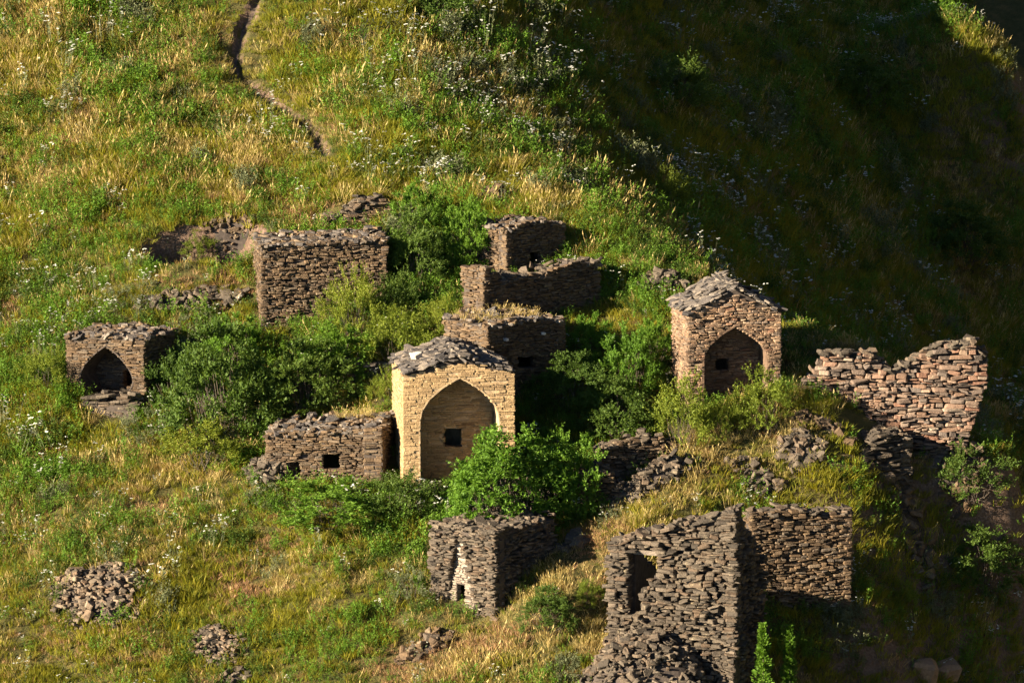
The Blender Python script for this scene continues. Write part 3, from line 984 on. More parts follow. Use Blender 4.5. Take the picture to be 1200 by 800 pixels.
st = Stones('grey', 'slate'); cap(st, (-W / 2, 0), (1, 0), W, tp, 0.5, 60); g.append((st, g[0][1]))
lin = link('lintel', mesh_from('lintel', [(a, b, c) for a in (-W / 2 + W * 0.13, -W / 2 + W * 0.43) for b in (0.0, 0.5) for c in (166 * m, 166 * m + 0.10)], [[0, 1, 3, 2], [4, 6, 7, 5], [0, 4, 5, 1], [2, 3, 7, 6], [0, 2, 6, 4], [1, 5, 7, 3]], [MAT['roof']]), o)
emit(g)

# wall behind the tower
g = []
o, m = ruin('ruined_wall', 'straight stone wall of a fallen house behind the tower, upper half lit', 'wall', 938, 712, 12)
W, D, He = 124 * m, 0.6, 113 * m
wt = profile([(0, He), (W * 0.3, He + 0.03), (W * 0.7, He - 0.03), (W, He)])
box_walls(o, g, W, D, He, 'brown', 'mortar', tops={'front': wt}, style=dict(h=(0.045, 0.11), l=(0.1, 0.34), prot=(-0.05, 0.05), tilt=5), below=1.6, thick=0.3)
st = Stones('grey', 'slate'); cap(st, (-W / 2, 0), (1, 0), W, wt, D, 60); g.append((st, g[0][1]))
emit(g)

# squat ruin on the slope below the bush
g = []
o, m = ruin('ruined_building', 'squat stump of a stone building with plastered niche, below the round green bush', 'ruin', 541, 716, -38)
W, D, He = 76 * m / math.cos(R(38)), 2.5, 98 * m
tp = profile([(0, He - 0.1), (W * 0.3, He + 0.0), (W * 0.7, He + 0.03), (W, He)])


def wedge(z):
    k = max(0.0, 1 - max(z, 0) / (82 * m))
    return [(W * (0.40 - 0.17 * k), W * (0.40 + 0.05 + 0.25 * k))] if z < 80 * m else []


hole = wedge
box_walls(o, g, W, D, He, 'grey', 'mortar', tops={'front': tp, 'right': profile([(0, He), (D * 0.5, He + 0.05), (D, He - 0.15)]), 'left': profile([(0, He - 0.2), (D, He - 0.1)])}, hole=hole, style=dict(h=(0.045, 0.11), l=(0.1, 0.3), prot=(-0.08, 0.06), bulge=0.07, tilt=8, miss=0.04, deep=0.26), below=1.3, thick=0.4)
nb = wall(o, g, 'niche_wall', (-W / 2 + W * 0.12, 0.14), (1, 0), W * 0.7, -1.3, flat(He - 0.12), 0.2, 'plaster', 'mortar', style=dict(fine_style, l=(0.08, 0.26)), hole=rect_hole((W * 0.24, W * 0.36, 6 * m, 30 * m)))
flat_roof(o, g, W, D, lambda x, y: He - 0.02 + 0.06 * y - 0.12 * abs(x) * (y / D), 110, 'grey', tilt=12)
emit(g)

# low broken wall beside the bush
g = []
o, m = ruin('ruined_wall', 'low tumbled wall corner beside the round bush, with one bright sunlit end', 'wall', 704, 598, -8)
W, D = 50 * m, 0.8
wt = profile([(0, 44 * m), (25 * m, 48 * m), (40 * m, 36 * m), (50 * m, 22 * m)])
box_walls(o, g, W, D, 1.0, 'brown', 'mortar', tops={'front': wt, 'left': flat(44 * m), 'right': flat(24 * m), 'back': flat(34 * m)}, style=dict(h=(0.05, 0.12), l=(0.1, 0.36), prot=(-0.07, 0.07), tilt=7, miss=0.05), below=1.4, thick=0.35)
st = Stones('grey', 'slate'); cap(st, (-W / 2, 0), (1, 0), W, wt, D, 34); g.append((st, g[0][1]))
emit(g)

g = []
o, m = ruin('ruined_wall', 'dark low wall sunk in the grass behind the tumbled wall corner', 'wall', 748, 556, 14)
W, D, He = 96 * m, 0.6, 40 * m
wt = profile([(0, He * 0.7), (W * 0.4, He), (W * 0.8, He * 1.02), (W, He * 0.8)])
box_walls(o, g, W, D, He, 'brown', 'mortar', tops={'front': wt, 'left': flat(He * 0.7)}, style=dict(h=(0.045, 0.10), l=(0.1, 0.34), prot=(-0.05, 0.05), tilt=6), below=1.0, thick=0.3)
st = Stones('grey', 'slate'); cap(st, (-W / 2, 0), (1, 0), W, wt, D, 40); g.append((st, g[0][1]))
emit(g)

# remains above the large block
g = []
o, m = ruin('ruined_wall', 'dark low wall remnant uphill of the large brown block', 'wall', 420, 266, 10)
W, D, He = 82 * m, 1.0, 24 * m
wt = profile([(0, He * 0.3), (W * 0.35, He * 0.7), (W * 0.55, He * 1.15), (W * 0.9, He * 1.25), (W, He)])
box_walls(o, g, W, D, He, 'brown', 'mortar', tops={'front': wt, 'left': flat(He * 0.5)}, style=dict(h=(0.06, 0.11), l=(0.2, 0.5), prot=(-0.03, 0.05), tilt=4), below=0.8, thick=0.3)
st = Stones('grey', 'slate'); cap(st, (-W / 2, 0), (1, 0), W, wt, D, 60); g.append((st, g[0][1]))
emit(g)

g = []
o, m = ruin('ruined_wall', 'short wall fragment among shrubs between the cream crypt roof and the big dark bush', 'wall', 432, 446, 6)
W, D, He = 58 * m, 0.7, 20 * m
wt = profile([(0, He * 0.9), (W * 0.4, He), (W, He * 0.7)])
box_walls(o, g, W, D, He, 'grey', 'mortar', tops={'front': wt}, style=dict(h=(0.06, 0.10), l=(0.2, 0.5)), below=0.8, thick=0.3)
st = Stones('roof', 'slate'); cap(st, (-W / 2, 0), (1, 0), W, wt, D, 40); g.append((st, g[0][1]))
emit(g)

# collapsed pier and rock rib below the long wall
g = []
o, m = ruin('ruined_wall', 'crumbling stone pier jutting from the turf below the long broken wall', 'wall', 1040, 562, 24)
W, D, He = 66 * m, 1.2, 54 * m
wt = profile([(0, He * 0.5), (W * 0.3, He * 0.95), (W * 0.7, He), (W, He * 0.85)])
box_walls(o, g, W, D, He, 'grey', 'mortar', tops={'front': wt, 'left': flat(He * 0.6)}, style=dict(h=(0.07, 0.15), l=(0.2, 0.55), prot=(-0.08, 0.08), tilt=7, miss=0.06, deep=0.3), below=1.2, thick=0.4)
st = Stones('grey', 'slate'); cap(st, (-W / 2, 0), (1, 0), W, wt, D, 70, tilt=16); g.append((st, g[0][1]))
emit(g)

# heaps of fallen stone
rubble('rubble_heap', 'ridge of tumbled slabs running uphill from the sunlit wall end by the bush', 766, 566, 1.35, 0.4, 130, 0.5, rot=24)
rubble('rubble_heap', 'band of tumbled grey stones in the grass above the low arched crypt', 222, 356, 1.6, 0.3, 100, 0.12, rot=4)
rubble('rubble_heap', 'pale rocks along the earth bank of the dug hollow', 272, 266, 0.8, 0.22, 70, 0.04, (0.08, 0.24), mat='brown')
rubble('rubble_heap', 'loose slabs spilled from the collapsed end of the small windowed ruin', 316, 556, 0.65, 0.45, 85, 0.4)
rubble('rubble_heap', 'grey pile of slabs in the straw grass of the knoll', 938, 530, 0.65, 0.38, 70, 0.35, rot=-5)
rubble('rubble_heap', 'scattered slabs in the turf downhill of the knoll slab pile', 888, 566, 0.75, 0.35, 45, 0.12, rot=-20)
rubble('rubble_heap', 'angular rock fragments running down the shaded edge of the spur', 1064, 612, 0.5, 1.1, 80, 0.12, (0.14, 0.45), rot=28, mat='brown')
rubble('rubble_heap', 'oval patch of fallen grey masonry lying in the meadow', 116, 698, 1.15, 0.95, 320, 0.2, (0.09, 0.25), rot=-22, flatness=0.4, blocks=0.75, mat='tan_grey', clear=0.75)
rubble('rubble_heap', 'smaller patch of pale fallen stones downhill of the oval masonry patch', 254, 758, 0.78, 0.55, 150, 0.12, (0.07, 0.20), rot=-28, flatness=0.4, blocks=0.75, mat='tan_grey', clear=0.7)
rubble('rubble_heap', 'few dark stones on the meadow below the pale stone patch', 278, 796, 0.35, 0.25, 30, 0.08, (0.08, 0.26))
rubble('rubble_heap', 'spill of grey slabs at the foot of the tall tower corner', 764, 822, 1.9, 1.4, 640, 1.9, (0.09, 0.32), rot=8)
rubble('rubble_heap', 'dark stones half buried beside the spur below the squat stump', 500, 760, 0.75, 0.3, 40, 0.12, rot=30, mat='brown')
rubble('rubble_heap', 'shaded stone heap behind the rusty crypt', 778, 336, 0.65, 0.35, 60, 0.3)
rubble('rubble_heap', 'small sunlit stone block remnant among shrubs on the upper slope', 578, 236, 0.4, 0.3, 40, 0.35, mat='brown')
rubble('rubble_heap', 'fallen stones beneath the overhanging end of the long broken wall', 1118, 532, 0.8, 0.5, 90, 0.2, mat='brown')
rubble('rubble_heap', 'thin line of stones below the notch of the long wall', 960, 498, 0.9, 0.2, 50, 0.1, rot=-8, mat='brown')
rubble('rubble_heap', 'small stones on the spur path beside the tower window', 672, 640, 0.35, 0.25, 22, 0.08)

st = Stones('pale')
for k, (px, py, s) in enumerate([(1082, 790, 0.75), (1106, 792, 0.62)]):
    p = at(px, py)
    v, f = chamfer_box(np.random.default_rng(40 + k), 0.3, 0.22)
    b = link('boulder', mesh_from('boulder', v * np.array([s, s * 0.8, s * 0.85]), f, [MAT['red']]))
    b.location = (p[0], p[1], p[2] + 0.12); b.rotation_euler = (0.3, 0.1, 0.5 * k)
    tag(b, ['broad sunlit boulder at the edge of the shaded hollow', 'narrower cracked boulder leaning on the broad sunlit one'][k], 'boulder')

# ------------------------------------------------------------------ plants: meshes
def leaf_quads(P, Dv, N, length, width):
    """Leaf blades: centre points P, direction Dv, normal N; each a folded rhombus of two triangles."""
    Dv = Dv / (np.linalg.norm(Dv, axis=1, keepdims=True) + 1e-9)
    S = np.cross(Dv, N); S /= (np.linalg.norm(S, axis=1, keepdims=True) + 1e-9)
    Nn = np.cross(S, Dv)
    L = length[:, None]; Wd = width[:, None]
    a = P; b = P + Dv * L * 0.5 + S * Wd * 0.5 + Nn * Wd * 0.15; c = P + Dv * L; d = P + Dv * L * 0.5 - S * Wd * 0.5 + Nn * Wd * 0.15
    n = len(P)
    V = np.stack([a, b, c, d], 1).reshape(-1, 3)
    i = np.arange(n)[:, None] * 4
    return V, np.concatenate([i + np.array([[0, 1, 2]]), i + np.array([[0, 2, 3]])], 1).reshape(-1, 3)


def tube(pts, r0, r1, seg=5):
    V, F = [], []
    pts = np.asarray(pts, float)
    for i, p in enumerate(pts):
        d = pts[min(i + 1, len(pts) - 1)] - pts[max(i - 1, 0)]; d /= np.linalg.norm(d) + 1e-9
        a = np.cross(d, [0.3, 0.9, 0.1]); a /= np.linalg.norm(a); b = np.cross(d, a)
        r = r0 + (r1 - r0) * i / (len(pts) - 1)
        for k in range(seg):
            t = 2 * math.pi * k / seg
            V.append(p + (a * math.cos(t) + b * math.sin(t)) * r)
    for i in range(len(pts) - 1):
        for k in range(seg):
            k2 = (k + 1) % seg
            F.append([i * seg + k, i * seg + k2, (i + 1) * seg + k2, (i + 1) * seg + k])
    return V, F


def shrub_meshes(seed, lobes, shoots, leaves, leaf, upright=0.4, shoot_len=(0.18, 0.42), flat_top=1.0, shell=0.45):
    """Foliage and branches of a shrub about 1 m in radius and 1.5 m tall."""
    rs = np.random.default_rng(seed)
    P, Dv, N = [], [], []
    BV, BF = [], []
    for k in range(lobes):
        az = rs.uniform(0, 2 * math.pi); el = math.asin(rs.uniform(-0.06, 1)); rr = rs.uniform(shell, 0.92) ** 0.6
        c = np.array([math.cos(az) * math.cos(el) * rr, math.sin(az) * math.cos(el) * rr, 0.02 + math.sin(el) * rr * 1.35 * flat_top])
        c *= 1 + 0.18 * math.sin(3 * az + seed)
        base = np.array([rs.normal(0, 0.12), rs.normal(0, 0.12), -0.35])
        mid = base * 0.5 + c * 0.5 + np.array([0, 0, -0.1])
        v, f = tube([base, base * 0.75 + mid * 0.25 + np.array([0, 0, 0.08]), mid, c * 0.8], 0.016, 0.004, 4)
        BF += [[q + len(BV) for q in ff] for ff in f]; BV += v
        for s in range(shoots):
            d = rs.normal(0, 1, 3); d /= np.linalg.norm(d)
            out = c / np.linalg.norm(c)
            d = d * 0.75 + out * 0.7 + np.array([0, 0, upright]); d /= np.linalg.norm(d)
            L = rs.uniform(*shoot_len)
            t = np.linspace(0.12, 1, leaves) + rs.uniform(-0.04, 0.04, leaves)
            bend = np.array([0, 0, -0.15 * L])
            pos = c + d[None] * (t * L)[:, None] + bend[None] * (t ** 2)[:, None]
            a = rs.normal(0, 1, (leaves, 3))
            a = a - (a @ d)[:, None] * d[None]; a /= np.linalg.norm(a, axis=1, keepdims=True)
            P.append(pos); Dv.append(a * 0.8 + d[None] * 0.55); N.append(rs.normal(0, 0.5, (leaves, 3)) + np.array([0, 0, 1]))
    P = np.concatenate(P); Dv = np.concatenate(Dv); N = np.concatenate(N)
    keep = P[:, 2] > -0.25
    P, Dv, N = P[keep], Dv[keep], N[keep]
    ln = rs.uniform(0.7, 1.3, len(P)) * leaf
    V, F = leaf_quads(P, Dv, N, ln, ln * 0.55)
    return (V, F), (BV, BF)


SHRUBS = {}


def shrub_kind(key, mat, *a, **k):
    (V, F), (BV, BF) = shrub_meshes(*a, **k)
    SHRUBS[key] = (mesh_from('foliage', V, F, [MAT[mat]]), mesh_from('branches', BV, BF, [MAT['bark']]))


shrub_kind('bright', 'leaf_bright', 1, 130, 12, 14, 0.056, shoot_len=(0.14, 0.32))
shrub_kind('round', 'leaf_bright', 9, 330, 9, 11, 0.054, upright=0.25, shoot_len=(0.10, 0.26), shell=0.6)
shrub_kind('bright2', 'leaf_bright', 2, 95, 11, 14, 0.058, upright=0.7)
shrub_kind('dark', 'leaf_dark', 3, 105, 11, 14, 0.056)
shrub_kind('dark2', 'leaf_dark', 4, 80, 9, 14, 0.064, upright=0.8, shoot_len=(0.25, 0.6))
shrub_kind('yellow', 'leaf_yellow', 5, 85, 10, 14, 0.052, upright=0.8, shoot_len=(0.25, 0.55))
shrub_kind('yellow2', 'leaf_yellow', 6, 60, 9, 15, 0.06, upright=0.9, shoot_len=(0.3, 0.65))
shrub_kind('sage', 'leaf_sage', 7, 40, 9, 12, 0.05, upright=0.9, shoot_len=(0.2, 0.5))


def shrub(kind, label, px, py, width_px, height_px, rz=None, cat='shrub', name='shrub', group=None):
    """px, py: where its foot meets the ground in the picture."""
    p = at(px, py); m = mpp(p)
    o = link(name, None)
    o.location = (p[0], p[1], p[2] - 0.05)
    rz = rng.uniform(0, 6.28) if rz is None else rz
    o.rotation_euler = (0, 0, rz)
    sxy = width_px * m / 2.3; sz = height_px * m / 1.62
    f = link('foliage', SHRUBS[kind][0], o); b = link('branches', SHRUBS[kind][1], o)
    o.scale = (sxy, sxy, sz)
    tag(o, label, cat, group or {'shrub': 'shrubs among the ruins', 'wormwood': 'wormwood clumps', 'herb_bed': 'beds of weeds'}[name], 'thing')
    return o


shrub('round', 'round bright green bush standing in front of the cream crypt arch', 594, 614, 184, 122)
shrub('bright2', 'bright green bush adjoining the round bush, on its side away from the arch', 668, 600, 108, 104)
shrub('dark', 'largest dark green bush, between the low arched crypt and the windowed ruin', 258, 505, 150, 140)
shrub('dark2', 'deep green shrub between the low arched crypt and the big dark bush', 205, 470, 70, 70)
shrub('bright', 'leafy green bush below the sunlit corner of the large brown block', 275, 430, 90, 68)
shrub('yellow', 'yellow green shrub growing against the front of the large brown block', 412, 392, 82, 82)
shrub('yellow2', 'loose yellow green shrub in the dip between the large block and the cream crypt', 465, 425, 96, 62)
shrub('dark', 'dark shrub spreading below the yellow green shrub of the large block', 360, 470, 130, 80)
shrub('bright2', 'mid green shrub in the dip downhill of the large brown block', 395, 432, 100, 58)
shrub('dark2', 'shrub with drooping shoots beside the roof of the small windowed ruin', 310, 492, 80, 70)
shrub('yellow', 'small yellow green shrub by the eaves of the cream crypt', 452, 474, 44, 46)
shrub('bright', 'tall bright green bush at the end of the dark wall remnant', 545, 305, 78, 88)
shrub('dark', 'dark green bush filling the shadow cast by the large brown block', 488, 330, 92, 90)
shrub('bright2', 'green bush on the slope just above the dark wall remnant end', 488, 268, 70, 62)
shrub('yellow', 'pale shrub by the sunlit pier of the roofless ruin', 520, 395, 70, 52)
shrub('dark2', 'dark weedy shrub between the pale shrub and large block', 462, 372, 60, 60)
shrub('bright2', 'sunlit green shrub downhill of the rusty crypt, facing the shaded window crypt', 740, 455, 80, 82)
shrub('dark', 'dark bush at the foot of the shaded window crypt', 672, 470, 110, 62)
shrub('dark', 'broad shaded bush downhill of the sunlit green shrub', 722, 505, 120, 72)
shrub('bright2', 'green shrub at the shaded far end of the roofless ruin', 690, 412, 66, 50)
shrub('yellow2', 'upright yellow green weeds below the sunlit side wall of the rusty crypt', 800, 522, 84, 82)
shrub('yellow2', 'upright green weeds between the rusty crypt and the long broken wall', 893, 500, 88, 68)
shrub('yellow', 'low green weeds in front of the rusty crypt arch', 848, 512, 60, 52)
shrub('yellow', 'small bright shrub alone on the shaded slope', 786, 246, 62, 52)
shrub('dark', 'low dark green bush on the spur between squat stump and tower', 640, 730, 72, 50)
shrub('yellow', 'fresh green bush tuft near the spur crest', 690, 708, 40, 34)
shrub('dark2', 'dark scrub crowning the hollow at the top of the slope', 505, 30, 110, 55)
shrub('dark', 'dark shrub deep in the shade on the far slope', 1130, 300, 130, 70)
shrub('dark', 'shadowed bush below the lit ledge high on the slope', 1010, 120, 120, 60)
shrub('dark2', 'shadowed scrub at the edge of the shaded slope', 790, 120, 110, 60)
shrub('dark', 'dark bush in the shade behind the tower wall end', 1150, 680, 120, 70)
shrub('dark2', 'dark bush on the steep bank under the overhanging end of the long wall', 1140, 572, 96, 62)
shrub('yellow2', 'lit leafy plant in the shade of the hollow', 1060, 720, 44, 40)
shrub('sage', 'grey green wormwood clump on the bank above the low arched crypt', 150, 360, 66, 34, cat='wormwood', name='wormwood')
shrub('sage', 'pale wormwood clump by the tumbled stones near the large block base', 228, 392, 70, 34, cat='wormwood', name='wormwood')
shrub('sage', 'pale wormwood clump below the loose slabs of the windowed ruin', 306, 590, 60, 34, cat='wormwood', name='wormwood')
shrub('sage', 'wormwood clump on the meadow beside the squat stump', 478, 700, 56, 50, cat='wormwood', name='wormwood')
shrub('sage', 'wormwood clump rooted in the slabs at the tower foot', 730, 790, 44, 36, cat='wormwood', name='wormwood')
shrub('sage', 'wormwood clump above the hollow by the footpath top', 372, 40, 50, 24, cat='wormwood', name='wormwood')
shrub('bright2', 'green herb bed below the small windowed ruin', 390, 606, 170, 50, cat='herbs', name='herb_bed')
shrub('dark2', 'dark green herbs at the foot of the cream crypt, below its sunlit corner', 470, 600, 80, 56, cat='herbs', name='herb_bed')
shrub('yellow2', 'feathery weeds on the meadow downhill of the big dark bush', 238, 548, 120, 56, cat='herbs', name='herb_bed')
shrub('sage', 'grey green weeds between the low arched crypt and the meadow', 170, 512, 90, 46, cat='herbs', name='herb_bed')
shrub('yellow', 'yellow green weeds on the meadow side of the low arched crypt', 52, 450, 70, 46, cat='herbs', name='herb_bed')
shrub('yellow2', 'bright weeds at the foot of the shaded corner of the large brown block', 462, 398, 70, 40, cat='herbs', name='herb_bed')
shrub('yellow', 'sunlit feathery shrub spreading downhill of the roofless ruin pier', 505, 428, 80, 48)
shrub('bright2', 'sunlit green bush between the shaded window crypt and the rusty crypt', 765, 425, 70, 60)
shrub('yellow', 'light green weeds inside the dug hollow', 232, 304, 52, 34, cat='herbs', name='herb_bed')


# two upright leafy saplings in the lower shade
def sapling(label, px, py, h_px, w):
    p = at(px, py); m = mpp(p); Hh = h_px * m
    rs = np.random.default_rng(int(px))
    o = link('sapling', None); o.location = p.tolist(); tag(o, label, 'sapling', 'poplar-like saplings')
    n = 2600
    t = rs.random(n) ** 0.8
    a = rs.uniform(0, 6.28, n); r = w * (1.08 - t) ** 0.8 * (0.25 + 0.75 * np.sqrt(rs.random(n))) * (0.6 + 0.5 * np.sin(t * 23 + a * 3 + 2 * np.sin(t * 9)))
    P = np.c_[np.cos(a) * r, np.sin(a) * r, t * Hh]
    Dv = np.c_[np.cos(a), np.sin(a), rs.uniform(0.1, 1.2, n)]
    N = rs.normal(0, 0.5, (n, 3)) + np.array([0, 0, 1])
    ln = rs.uniform(0.06, 0.11, n)
    V, F = leaf_quads(P, Dv, N, ln, ln * 0.6)
    link('foliage', mesh_from('foliage', V, F, [MAT['leaf_bright']]), o)
    v, f = tube([(0, 0, -0.3), (0.02, 0, Hh * 0.5), (0, 0.02, Hh * 0.97)], 0.025, 0.006)
    link('stem', mesh_from('stem', v, f, [MAT['bark']]), o)


sapling('fuller upright pale green sapling beside the dark side of the tower corner', 893, 868, 140, 0.36)
sapling('slimmer upright sapling a step away from the tower corner', 924, 866, 136, 0.30)

# ------------------------------------------------------------------ grass and flowers, scattered
def blades(seed, n, hgt, spread, width, lean, curve=0.35, head=0.0):
    rs = np.random.default_rng(seed)
    V, F = [], []
    for k in range(n):
        a = rs.uniform(0, 6.28); r = spread * math.sqrt(rs.random())
        bx, by = math.cos(a) * r, math.sin(a) * r
        L = hgt * rs.uniform(0.5, 1.1)
        da = a + rs.normal(0, 0.9)
        ln = abs(rs.normal(0, lean)) + 0.05
        d = np.array([math.cos(da) * ln, math.sin(da) * ln, 1.0]); d /= np.linalg.norm(d)
        sd = np.array([-math.sin(rs.uniform(0, 6.28)), math.cos(rs.uniform(0, 6.28)), 0]); sd /= np.linalg.norm(sd)
        w = width * rs.uniform(0.6, 1.3)
        droop = np.array([math.cos(da), math.sin(da), -0.5]) * curve * L * rs.uniform(0.3, 1)
        b = np.array([bx, by, -0.04])
        m1 = b + d * L * 0.5 + droop * 0.2; tip = b + d * L + droop
        i = len(V)
        V += [b - sd * w / 2, b + sd * w / 2, m1 - sd * w * 0.42, m1 + sd * w * 0.42, tip]
        F += [(i, i + 1, i + 3), (i, i + 3, i + 2), (i + 2, i + 3, i + 4)]
        if head and rs.random() < head:
            q = b + d * L * 0.82 + droop * 0.7
            hw = w * 0.8 + 0.004
            i = len(V)
            V += [q, q + (tip - q) * 0.5 + sd * hw, tip + d * 0.04, q + (tip - q) * 0.5 - sd * hw]
            F += [(i, i + 1, i + 2), (i, i + 2, i + 3)]
    return np.array(V), np.array(F)


def herb(seed, stems, hgt, leaf, spread, per=12):
    rs = np.random.default_rng(seed)
    P, Dv, N = [], [], []
    for s in range(stems):
        a = rs.uniform(0, 6.28); r = spread * math.sqrt(rs.random())
        b = np.array([math.cos(a) * r, math.sin(a) * r, 0]); L = hgt * rs.uniform(0.55, 1.1)
        d = np.array([math.cos(a) * 0.25, math.sin(a) * 0.25, 1]) + rs.normal(0, 0.12, 3)
        t = np.linspace(0.1, 1, per)
        P.append(b + d[None] * (t * L)[:, None])
        az = rs.uniform(0, 6.28, per)
        Dv.append(np.c_[np.cos(az), np.sin(az), rs.uniform(0.1, 1.0, per)])
        N.append(rs.normal(0, 0.4, (per, 3)) + np.array([0, 0, 1]))
    P = np.concatenate(P); ln = leaf * rs.uniform(0.6, 1.2, len(P))
    return leaf_quads(P, np.concatenate(Dv), np.concatenate(N), ln, ln * 0.42)


def flower(seed, n, hgt, spread, head):
    """Stems topped by small flat white flower heads; material slot 1 is the heads."""
    rs = np.random.default_rng(seed)
    V, F, M = [], [], []
    for k in range(n):
        a = rs.uniform(0, 6.28); r = spread * math.sqrt(rs.random())
        b = np.array([math.cos(a) * r, math.sin(a) * r, -0.03]); L = hgt * rs.uniform(0.6, 1.1)
        tip = b + np.array([math.cos(a) * 0.12 * L, math.sin(a) * 0.12 * L, L])
        i = len(V); w = 0.006
        V += [b + [w, 0, 0], b - [w, 0, 0], tip]; F.append((i, i + 1, i + 2)); M.append(0)
        for q in range(6):
            t = rs.uniform(0.1, 0.85); az = rs.uniform(0, 6.28); c = b + (tip - b) * t
            l = 0.09 * rs.uniform(0.6, 1.2); e = np.array([math.cos(az), math.sin(az), 0.5]) * l; s = np.array([-math.sin(az), math.cos(az), 0]) * l * 0.22
            i = len(V); V += [c, c + e * 0.5 + s, c + e, c + e * 0.5 - s]; F += [(i, i + 1, i + 2), (i, i + 2, i + 3)]; M += [0, 0]
        for q in range(3):
            c = tip + rs.normal(0, head * 0.8, 3) * [1, 1, 0.5]; rr = head * rs.uniform(0.5, 1.1)
            i = len(V); V.append(c + [0, 0, rr * 0.4])
            for z in range(5):
                t = z / 5 * 6.283; V.append(c + [math.cos(t) * rr, math.sin(t) * rr, rs.normal(0, rr * 0.2)])
            for z in range(5): F.append((i, i + 1 + z, i + 1 + (z + 1) % 5)); M.append(1)
    return np.array(V), np.array(F), M


def tuft_set(name, meshes):
    c = bpy.data.collections.new(name)
    for k, me in enumerate(meshes):
        c.objects.link(bpy.data.objects.new('%s_%02d' % (name, k), me))
    return c


SET = {}
SET['green'] = tuft_set('green_tuft', [mesh_from('green_tuft', *blades(20 + k, 44, 0.22, 0.16, 0.014, 0.5), [MAT['grass_green']]) for k in range(5)])
SET['lime'] = tuft_set('meadow_tuft', [mesh_from('meadow_tuft', *blades(30 + k, 40, 0.28, 0.15, 0.013, 0.4), [MAT['grass_lime']]) for k in range(5)])
SET['straw'] = tuft_set('straw_tuft', [mesh_from('straw_tuft', *blades(40 + k, 30, 0.36, 0.17, 0.0085, 0.33, 0.3, 0.25), [MAT['grass_straw']]) for k in range(5)])
SET['low'] = tuft_set('low_straw', [mesh_from('low_straw', *blades(50 + k, 42, 0.20, 0.18, 0.011, 0.55), [MAT['grass_olive']]) for k in range(4)])
SET['rust'] = tuft_set('rusty_turf', [mesh_from('rusty_turf', *blades(55 + k, 40, 0.17, 0.18, 0.011, 0.55), [MAT['grass_rust']]) for k in range(3)])
SET['herb'] = tuft_set('leafy_herb', [mesh_from('leafy_herb', *herb(60 + k, 12, 0.36, 0.06, 0.16), [MAT['leaf_bright']]) for k in range(4)])
SET['darkherb'] = tuft_set('dark_herb', [mesh_from('dark_herb', *herb(70 + k, 12, 0.26, 0.055, 0.17), [MAT['leaf_dark']]) for k in range(4)])
SET['sage'] = tuft_set('sage_herb', [mesh_from('sage_herb', *herb(80 + k, 10, 0.34, 0.06, 0.13), [MAT['leaf_sage']]) for k in range(3)])
fl = []
for k in range(4):
    v, f, mi = flower(90 + k, 5, 0.6, 0.14, 0.028)
    me = mesh_from('white_flower', v, f, [MAT['leaf_sage'], MAT['petal']])
    me.polygons.foreach_set('material_index', np.array(mi, np.int32)); fl.append(me)
SET['flower'] = tuft_set('white_flower', fl)


def scatter_tree(coll):
    ng = bpy.data.node_groups.new('scatter_' + coll.name, 'GeometryNodeTree')
    ng.interface.new_socket('Geometry', in_out='INPUT', socket_type='NodeSocketGeometry')
    ng.interface.new_socket('Geometry', in_out='OUTPUT', socket_type='NodeSocketGeometry')
    N = ng.nodes; L = ng.links
    gi = N.new('NodeGroupInput'); go = N.new('NodeGroupOutput')
    iop = N.new('GeometryNodeInstanceOnPoints')
    ci = N.new('GeometryNodeCollectionInfo'); ci.inputs['Collection'].default_value = coll
    ci.inputs['Separate Children'].default_value = True; ci.inputs['Reset Children'].default_value = True
    L.new(gi.outputs[0], iop.inputs['Points']); L.new(ci.outputs[0], iop.inputs['Instance'])
    iop.inputs['Pick Instance'].default_value = True

    def attr(nm, typ):
        a = N.new('GeometryNodeInputNamedAttribute'); a.data_type = typ; a.inputs['Name'].default_value = nm
        return a.outputs[0]
    L.new(attr('pick', 'INT'), iop.inputs['Instance Index'])
    L.new(attr('turn', 'FLOAT_VECTOR'), iop.inputs['Rotation'])
    L.new(attr('size', 'FLOAT_VECTOR'), iop.inputs['Scale'])
    L.new(iop.outputs[0], go.inputs[0])
    return ng


def scatter(name, label, cat, key, P, size, tilt=0.12):
    me = bpy.data.meshes.new(name)
    n = len(P)
    me.vertices.add(n); me.vertices.foreach_set('co', P.astype(np.float32).ravel())
    rs = np.random.default_rng(n)
    a = me.attributes.new('pick', 'INT', 'POINT'); a.data.foreach_set('value', rs.integers(0, len(SET[key].objects), n).astype(np.int32))
    a = me.attributes.new('turn', 'FLOAT_VECTOR', 'POINT'); a.data.foreach_set('vector', np.c_[rs.normal(0, tilt, n), rs.normal(0, tilt, n), rs.uniform(0, 6.28, n)].astype(np.float32).ravel())
    a = me.attributes.new('size', 'FLOAT_VECTOR', 'POINT'); a.data.foreach_set('vector', np.c_[size, size, size * rs.uniform(0.8, 1.2, n)].astype(np.float32).ravel())
    o = link(name, me)
    md = o.modifiers.new('scatter', 'NODES'); md.node_group = scatter_tree(SET[key])
    tag(o, label, cat, kind='stuff')
    return o


